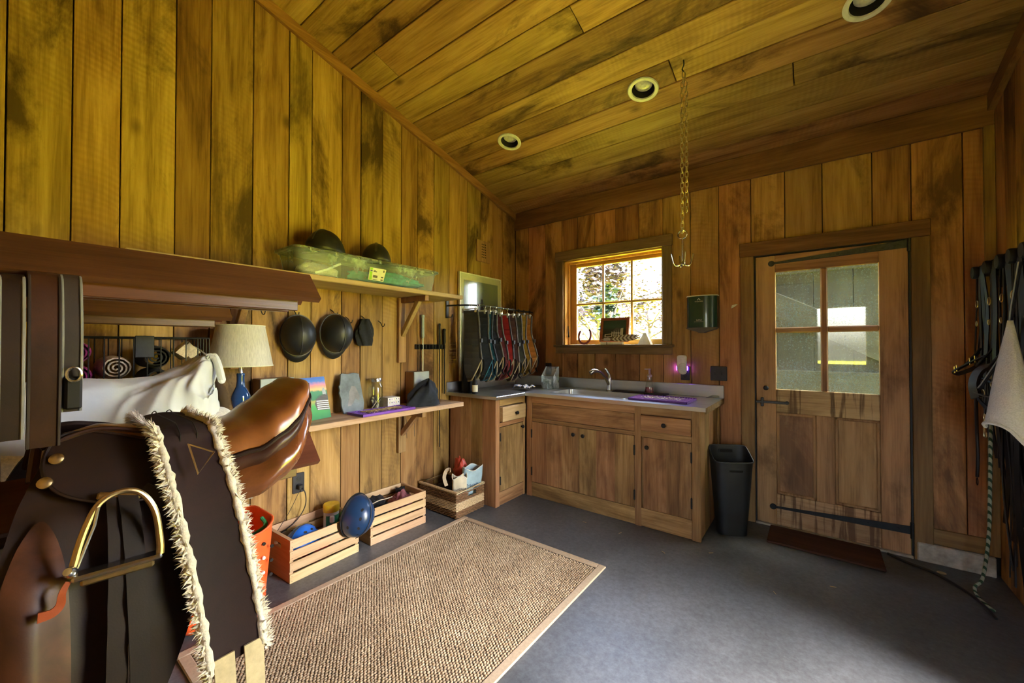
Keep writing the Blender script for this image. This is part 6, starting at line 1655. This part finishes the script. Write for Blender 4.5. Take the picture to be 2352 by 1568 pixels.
# dish cloth
def dc_(u, v):
    x = -2.24 + .19 * (u - .5); y = 3.12 + .13 * (v - .5) + .02 * math.sin(u * 5)
    return V((x, y, TZ + .020 + .018 * abs(math.sin(u * 7 + 2 * v)) + .016 * nz((u * 5, v * 5, 2))))
build(MB().grid(dc_, 30, 20), 'dish_cloth', 'dishcloth', label='crumpled striped dish cloth on the worktop corner', cat='cloth', smooth=60, solid=.006)
# soap dispenser
sp = thing('soap_dispenser', (-1.165, 3.50, TZ), 'clear soap dispenser with pink soap and pump top', 'soap dispenser')
s0 = V((-1.165, 3.505, TZ + .013))
build(MB().lathe([(.0, .001), (.040, .001), (.042, .006), (.034, .06), (.022, .115), (.020, .14)], 24, s0, None, 1, .8), 'bottle', 'jar_glass', sp, smooth=50)
build(MB().lathe([(.0, .004), (.037, .004), (.038, .008), (.0325, .05), (0, .05)], 24, s0, None, 1, .8), 'soap', 'soap_pink', sp, smooth=50)
build(MB().lathe([(.021, .138), (.022, .142), (.022, .155), (.018, .16), (.010, .165), (.009, .20), (.012, .204), (.012, .212), (0, .213)], 16, s0), 'pump', 'pump_pink', sp)
build(MB().bar(s0 + V((0, 0, .208)), s0 + V((-.04, -.012, .206)), .014, .010, (0, 0, 1), .003), 'nozzle', 'pump_pink', sp, smooth=0)
build(MB().box(-1.50, -1.02, 3.47, 3.585, TZ + .0005, TZ + .012, .004), 'black_tray', 'plastic_black_matte', label='long black rubber tray behind the sink', cat='tray', smooth=0)
build(MB().add([(-.72, 3.52, TZ + .001), (-.66, 3.50, TZ + .012), (-.62, 3.55, TZ + .004), (-.63, 3.585, TZ + .02), (-.70, 3.58, TZ + .012), (-.67, 3.54, TZ + .026)], [(0, 1, 5), (1, 2, 5), (2, 3, 5), (3, 4, 5), (4, 0, 5), (0, 1, 2, 3, 4)]), 'plastic_wrap', 'clear_plastic', label='crumpled clear wrap at the right end of the worktop', cat='wrap', smooth=0)
# boots and bottle at the left end of the worktop
bo = thing('black_boot_bag', (-2.56, 2.66, TZ), 'black zipped bag at the left end of the steel worktop', 'bag')
def bb(u, v):
    a = 2 * PI * u; sq = 1 / max(abs(math.cos(a)), abs(math.sin(a))) ** .5; k = (1 - .28 * v ** 3) * (1 + .05 * nz((math.cos(a), math.sin(a), v * 2), 2, 3))
    return V((-2.53 + .055 * math.cos(a) * k * sq, 2.655 + .055 * math.sin(a) * k * sq, TZ + .001 + .215 * v + .02 * math.sin(a) * v))
m = MB().grid(bb, 28, 14, True); m.f.append(tuple(i * 14 for i in range(28))); m.f.append(tuple(i * 14 + 13 for i in range(28))); build(m, 'body', 'fabric_black', bo, smooth=60)
build(MB().tube(spline([bb(0, .95), bb(.02, 1) + V((.03, 0, .05)), bb(.4, 1) + V((0, 0, .07)), bb(.5, .95)], 5), .007, 6), 'handle', 'fabric_black', bo)
build(MB().box(-2.478, -2.470, 2.615, 2.695, TZ + .02, TZ + .12, .006), 'pocket', 'plastic_black_matte', bo, smooth=0)
bo2 = thing('black_case', (-2.64, 2.76, TZ), 'tall black case standing against the leaning picture', 'case')
build(MB().box(-2.685, -2.60, 2.715, 2.81, TZ + .001, 1.235, .02), 'body', 'plastic_black_matte', bo2)
build(MB().box(-2.60, -2.593, 2.73, 2.795, TZ + .05, 1.15, .003), 'flap', 'fabric_black', bo2, smooth=0)
bb2 = thing('small_bottle', (-2.40, 2.60, TZ), 'small dark bottle with a printed label at the worktop end', 'bottle')
b0 = V((-2.40, 2.60, TZ))
build(MB().lathe([(.0, .001), (.024, .001), (.026, .008), (.026, .09), (.018, .115), (.010, .125), (.010, .15), (.012, .152), (.012, .168), (0, .17)], 18, b0), 'body', 'leather_black', bb2, smooth=50)
build(MB().grid(lambda u, v: b0 + V((.0266 * math.cos(lerp(-2.4, .6, u)), .0266 * math.sin(lerp(-2.4, .6, u)), lerp(.02, .08, v))), 12, 2), 'label', 'bag_cream', bb2, smooth=60, solid=.0006)
# window sill things
hs = thing('horseshoe', (-1.87, 3.655, WZ0), 'rusty horseshoe standing in the window corner', 'horseshoe')
pts = [V((-1.868 + .068 * math.cos(a) * (1 if abs(math.cos(a)) < .9 else .98), 3.66 + .02 * math.sin(a), WZ0 + .092 + .08 * math.sin(a))) for a in [math.radians(d) for d in range(140, 140 + 278, 8)]]
build(MB().sweep(pts, [(-.010, -.004), (.010, -.004), (.010, .004), (-.010, .004)], (0, 1, 0)), 'shoe', 'rust', hs, smooth=30)
for k in (6, 10, 14, 21, 25, 29): build(MB().lathe([(.0022, 0), (0, .0012)], 6, pts[k] + V((0, -.005, 0)), Matrix.Rotation(PI / 2, 3, 'X')), 'nail_hole', 'backing', hs, smooth=0)
fp2 = thing('framed_photo', (-1.555, 3.66, WZ0), 'small wooden framed photo of white arena fences on the sill', 'picture')
def ff(a, b, d): return V((-1.545, 3.625, WZ0 + .03)) + Matrix.Rotation(math.radians(-10), 3, 'X') @ V((a, -d, b))
o4 = [(-.145, 0), (.145, 0), (.145, .235), (-.145, .235)]; i4 = [(-.118, .026), (.118, .026), (.118, .209), (-.118, .209)]
build(MB().ring_plate(o4, i4, ff, -.012, .008), 'frame', 'frame_orange_x', fp2, smooth=0)
build(MB().prism(o4, ff, -.014, -.010), 'back_board', 'cab_x', fp2, smooth=0)
pm = build(MB().prism(i4, lambda a, b, d: V((a, -d, b - .1175)), 0, .001), 'photograph', 'arena_print', fp2, smooth=0, origin=(0, 0, 0))
pm.matrix_local = Matrix.Translation(ff(0, .1175, -.008) - V((-1.555, 3.66, WZ0))) @ Matrix.Rotation(math.radians(-10), 4, 'X'); FR[pm.name] = V((0, 0, 0))
def ph(pl, n, mat): build(MB().prism(pl, lambda a, b, d: V((a, -d, b - .1175)), .001, .0018), n, mat, pm, smooth=0)
ph([(-.10, .045), (-.10, .075), (-.03, .08), (-.03, .075), (-.09, .070), (-.09, .052), (-.03, .056), (-.03, .05)], 'white_fence', 'white_paint')
for k in range(5): ph([(-.03 + k * .022, .05), (-.024 + k * .022, .05), (-.024 + k * .022, .10 + .006 * k), (-.03 + k * .022, .10 + .006 * k)], 'jump_post', 'white_paint')
for k in range(3): ph([(-.03, .062 + k * .014), (.085, .062 + k * .014), (.085, .066 + k * .014), (-.03, .066 + k * .014)], 'jump_pole', 'white_paint')
ph([(.06, .05), (.085, .05), (.085, .135), (.06, .13)], 'jump_wing', 'cream_mat')
ph([(-.02, .10), (.0, .13), (.03, .14), (.05, .13), (.055, .10), (.02, .095)], 'dark_tree', 'print_dark')
fe = thing('feather', (-1.51, 3.60, WZ0), 'barred brown feather lying across a white box on the sill', 'feather')
f0_ = V((-1.68, 3.59, WZ0 + .045)); f1_ = V((-1.31, 3.60, WZ0 + .075))
build(MB().tube([f0_, f1_], .002, 5), 'quill', 'cream_mat', fe)
for k in range(14):
    t_ = .30 + .70 * k / 14; w = .032 * math.sin(min(1, (t_ - .22) * 1.25) * PI) ** .5 if t_ < 1 else .01; p = f0_.lerp(f1_, t_)
    build(MB().add([p + V((0, -.002, 0)), p + V((.03, -.002, w)), p + V((.048, -.002, w * .98)), p + V((.022, -.002, 0)), p + V((.048, -.002, -w * .9)), p + V((.03, -.002, -w))], [(0, 1, 2, 3), (0, 3, 4, 5)]), 'barb', 'cream_mat' if k % 2 else 'feather', fe, smooth=0)
cloth_lump('down', f0_.lerp(f1_, .22) + V((0, 0, 0)), (.035, .012, .018), 'towel_white', None, None, 41, .4, parent=fe)
sb = thing('white_box', (-1.58, 3.60, WZ0), 'small flat white box under the feather', 'box')
build(MB().box(-1.665, -1.44, 3.585, 3.615, WZ0 + .001, WZ0 + .026, .002), 'tray', 'white_paint', sb, smooth=0)
build(MB().box(-1.60, -1.595, 3.583, 3.617, WZ0 + .0, WZ0 + .028), 'tie', 'fabric_grey', sb, smooth=0)
cn = MB().lathe([(.062, .001), (.058, .004), (.016, .105), (.008, .118), (0, .12)], 4, (-1.255, 3.66, WZ0), Matrix.Rotation(.1, 3, 'Z'))
build(MB().add([(-1.318, 3.64, WZ0 + .001), (-1.196, 3.64, WZ0 + .001), (-1.19, 3.69, WZ0 + .001), (-1.32, 3.69, WZ0 + .001), (-1.268, 3.655, WZ0 + .11), (-1.245, 3.655, WZ0 + .11), (-1.245, 3.675, WZ0 + .108), (-1.268, 3.675, WZ0 + .108)], [(0, 1, 5, 4), (1, 2, 6, 5), (2, 3, 7, 6), (3, 0, 4, 7), (4, 5, 6, 7), (3, 2, 1, 0)]), 'paper_cone', 'white_paint', label='white tapering paper stand at the right of the sill', cat='stand', smooth=0)

# ------------------------------------------------------------------ bridle hooks on the right wall
bh = thing('bridle_rack', (XR - .02, 2.95, 1.72), 'row of round black bridle brackets on the right wall', 'rack')
build(MB().box(XR - .022, XR - .001, 2.25, 3.52, 1.70, 1.80, .004), 'back_board', 'leather_black', bh, smooth=0)
HY = (3.44, 3.235, 3.05, 2.90, 2.75, 2.6, 2.45)
for y in HY:
    b_ = build(MB().lathe([(.033, 0), (.036, .008), (.036, .022), (.033, .028), (.020, .030), (0, .030)], 22, (XR - .105, y, 1.783), Matrix.Rotation(PI / 2, 3, 'Y') @ Matrix.Rotation(PI, 3, 'X')), 'bracket_cap', 'plastic_black_matte', bh)
    build(MB().lathe([(.026, 0), (.026, .085)], 18, (XR - .105, y, 1.783), Matrix.Rotation(PI / 2, 3, 'Y')), 'bracket_core', 'plastic_black', bh)
def strapset(y, lab, seed, zend, x=XR - .085, mat='leather_black', rings=True, n=7):
    r = random.Random(seed); t = thing('bridle', (x, y, zend), lab, 'bridle', 'bridles on the right wall')
    for k in range(n):
        dy = (k - (n - 1) / 2) * .019 + r.uniform(-.006, .006); ze = zend + r.uniform(0, .35) * (k > 0)
        pts = spline([(x + .03, y + dy * .5, 1.79), (x + .0, y + dy * .6, 1.812), (x - .022, y + dy * .7, 1.79), (x - .015 + r.uniform(-.01, .01), y + dy, 1.55), (x - .012 + r.uniform(-.02, .01), y + dy * 1.4 + r.uniform(-.02, .02), 1.2), (x + r.uniform(-.02, .02), y + dy * 1.2 + r.uniform(-.02, .02), (1.1 + ze) / 2), (x + r.uniform(-.01, .02), y + dy + r.uniform(-.03, .03), ze)], 6)
        build(MB().strap(pts, .026, .005, (1, 0, .1)), 'strap', mat, t, smooth=30)
    pts = spline([(x - .03, y - .035, 1.35), (x - .075, y, 1.26), (x - .04, y + .045, 1.30), (x, y + .03, 1.36)], 6)
    build(MB().strap(pts, .024, .005, (0, 0, 1)), 'noseband', mat, t, smooth=30)
    if rings:
        for (dy, z, rr) in ((0, 1.60, .020), (.012, 1.49, .014), (-.01, 1.20, .012)):
            build(MB().tube([V((x - .034, y + dy + rr * math.cos(a), z + rr * math.sin(a))) for a in [2 * PI * i / 18 for i in range(18)]], .003, 6, True), 'ring', 'brass', t)
    return t
strapset(3.42, 'black leather bridle on the farthest bracket near the door', 1, .75)
strapset(3.22, 'dark leather bridle with brass rings on the second bracket', 2, .45)
strapset(3.04, 'long black bridle with trailing reins on the third bracket', 3, .15, n=8)
t_ = strapset(2.90, 'dark leather halter with buckles on the fourth bracket', 4, .55)
strapset(2.74, 'black bridle behind the white fleece at the right edge', 6, .3)
# browband halter noseband with brass studs (loop sticking out)
nb = thing('leather_cavesson', (.70, 3.42, 1.2), 'looped leather noseband with brass studs sticking out toward the door', 'noseband')
lp = spline([(.735, 3.30, 1.31), (.70, 3.36, 1.275), (.655, 3.44, 1.225), (.65, 3.475, 1.205), (.67, 3.475, 1.20), (.71, 3.40, 1.235), (.745, 3.32, 1.285)], 6)
build(MB().strap(lp, .022, .006, (0, 0, 1)), 'strap', 'leather_dark', nb, smooth=30)
for p in (lp[5], lp[7], lp[12], lp[14]): build(MB().tube([p + V((-.002, -.002, -.012)), p + V((-.004, -.003, .026))], .0025, 6), 'stud', 'brass', nb)
# blue-grey halter with padded noseband
ht = thing('nylon_halter', (.68, 2.93, 1.1), 'blue-grey nylon halter with brown padded noseband', 'halter')
hb = spline([(.73, 2.80, 1.74), (.715, 2.83, 1.55), (.705, 2.88, 1.36), (.66, 2.98, 1.19), (.64, 3.02, 1.12), (.66, 2.96, 1.06), (.71, 2.90, 1.03)], 6)
build(MB().strap(hb, .025, .005, (1, 0, .2)), 'cheek_strap', 'fabric_navy_black', ht, smooth=30)
build(MB().tube([p + V((-.006, 0, 0)) for p in hb[:24]], .0028, 6), 'pale_edge', 'box_grey', ht)
build(MB().strap(spline([(.72, 3.06, 1.27), (.66, 3.05, 1.24), (.635, 3.04, 1.17), (.64, 3.02, 1.10)], 6), .055, .014, (1, .2, 0)), 'padded_noseband', 'leather_grey', ht, smooth=40)
build(MB().strap(spline([(.64, 3.03, 1.13), (.67, 2.95, 1.115), (.72, 2.87, 1.13)], 6), .026, .006, (0, 0, 1)), 'chin_strap', 'fabric_grey', ht, smooth=30)
for (y, z, rr) in ((2.99, 1.13, .022), (2.86, 1.18, .018)): build(MB().tube([V((.655, y + rr * math.cos(a), z + rr * .7 * math.sin(a))) for a in [2 * PI * i / 16 for i in range(16)]], .003, 6, True), 'buckle', 'brass', ht)
# snap on lead
sn = thing('lead_snap', (.70, 3.1, .9), 'brass snap hook with a dark strap hanging beside the rope', 'snap hook')
q0 = V((.685, 3.105, 1.0))
build(MB().tube([q0 + V((0, .014 * math.cos(a), .014 * math.sin(a))) for a in [2 * PI * i / 16 for i in range(16)]], .003, 6, True), 'ring', 'brass', sn)
build(MB().tube(spline([q0 + V((0, .01, -.012)), q0 + V((0, .014, -.03)), q0 + V((0, .014, -.085)), q0 + V((0, .0, -.105)), q0 + V((0, -.014, -.098)), q0 + V((0, -.014, -.08))], 5), .0042, 6), 'hook', 'brass', sn)
build(MB().strap([q0 + V((.01, 0, .3)), q0 + V((.004, 0, .14)), q0 + V((0, 0, .012))], .02, .004, (1, 0, 0)), 'strap', 'leather_black', sn, smooth=30)
# rope
build(MB().tube(spline([(.72, 3.14, 1.06), (.715, 3.15, .95), (.715, 3.18, .60), (.715, 3.21, .35), (.70, 3.245, .12), (.675, 3.265, .05), (.68, 3.22, .018), (.71, 3.12, .012)], 8), .0075, 8, scale=[1 + .06 * math.sin(i * 1.9) for i in range(57)]), 'lead_rope', 'rope_green', label='green and white braided lead rope hanging to the floor', cat='rope')
# black riding crop hanging by the door
cp = thing('hanging_crop', (.70, 3.35, .60), 'thin black crop hanging on the wall right of the door', 'whip')
build(MB().tube(spline([(.735, 3.20, 1.165), (.715, 3.255, 1.185), (.70, 3.30, 1.165), (.70, 3.315, 1.08), (.70, 3.31, .9), (.70, 3.30, .75), (.70, 3.315, .64)], 7), .0075, 8), 'shaft', 'leather_black', cp)
build(MB().tube([V((.70, 3.315 + .014 * math.cos(a), .615 + .02 * math.sin(a))) for a in [2 * PI * i / 16 for i in range(16)]], .002, 6, True), 'loop', 'leather_strap', cp)
# fleece hanging at the right edge
fl = thing('fleece_cover', (.66, 2.63, .95), 'white fleece cloth hanging at the right edge of the wall rack', 'cloth')
def fle(u, v):
    a = 2 * PI * u; y = 2.63 + (.002 + .145 * min(1, v * 1.15) ** .8) * math.sin(a) * (1 + .10 * math.sin(3 * a + 4 * v)); x = .655 + (.008 + .07 * v) * math.cos(a) * (1 + .15 * math.sin(4 * a))
    zb = 1.02 + .05 * math.sin(a) + .05 * math.sin(2 * a)
    return V((x, y, lerp(1.47, zb, v)))
build(MB().grid(fle, 40, 30, True), 'cloth', 'towel_white', fl, smooth=60, solid=.006)
build(MB().tube([fle(i / 40, 1.0) for i in range(40)], .007, 6, True), 'hem', 'towel_white', fl)
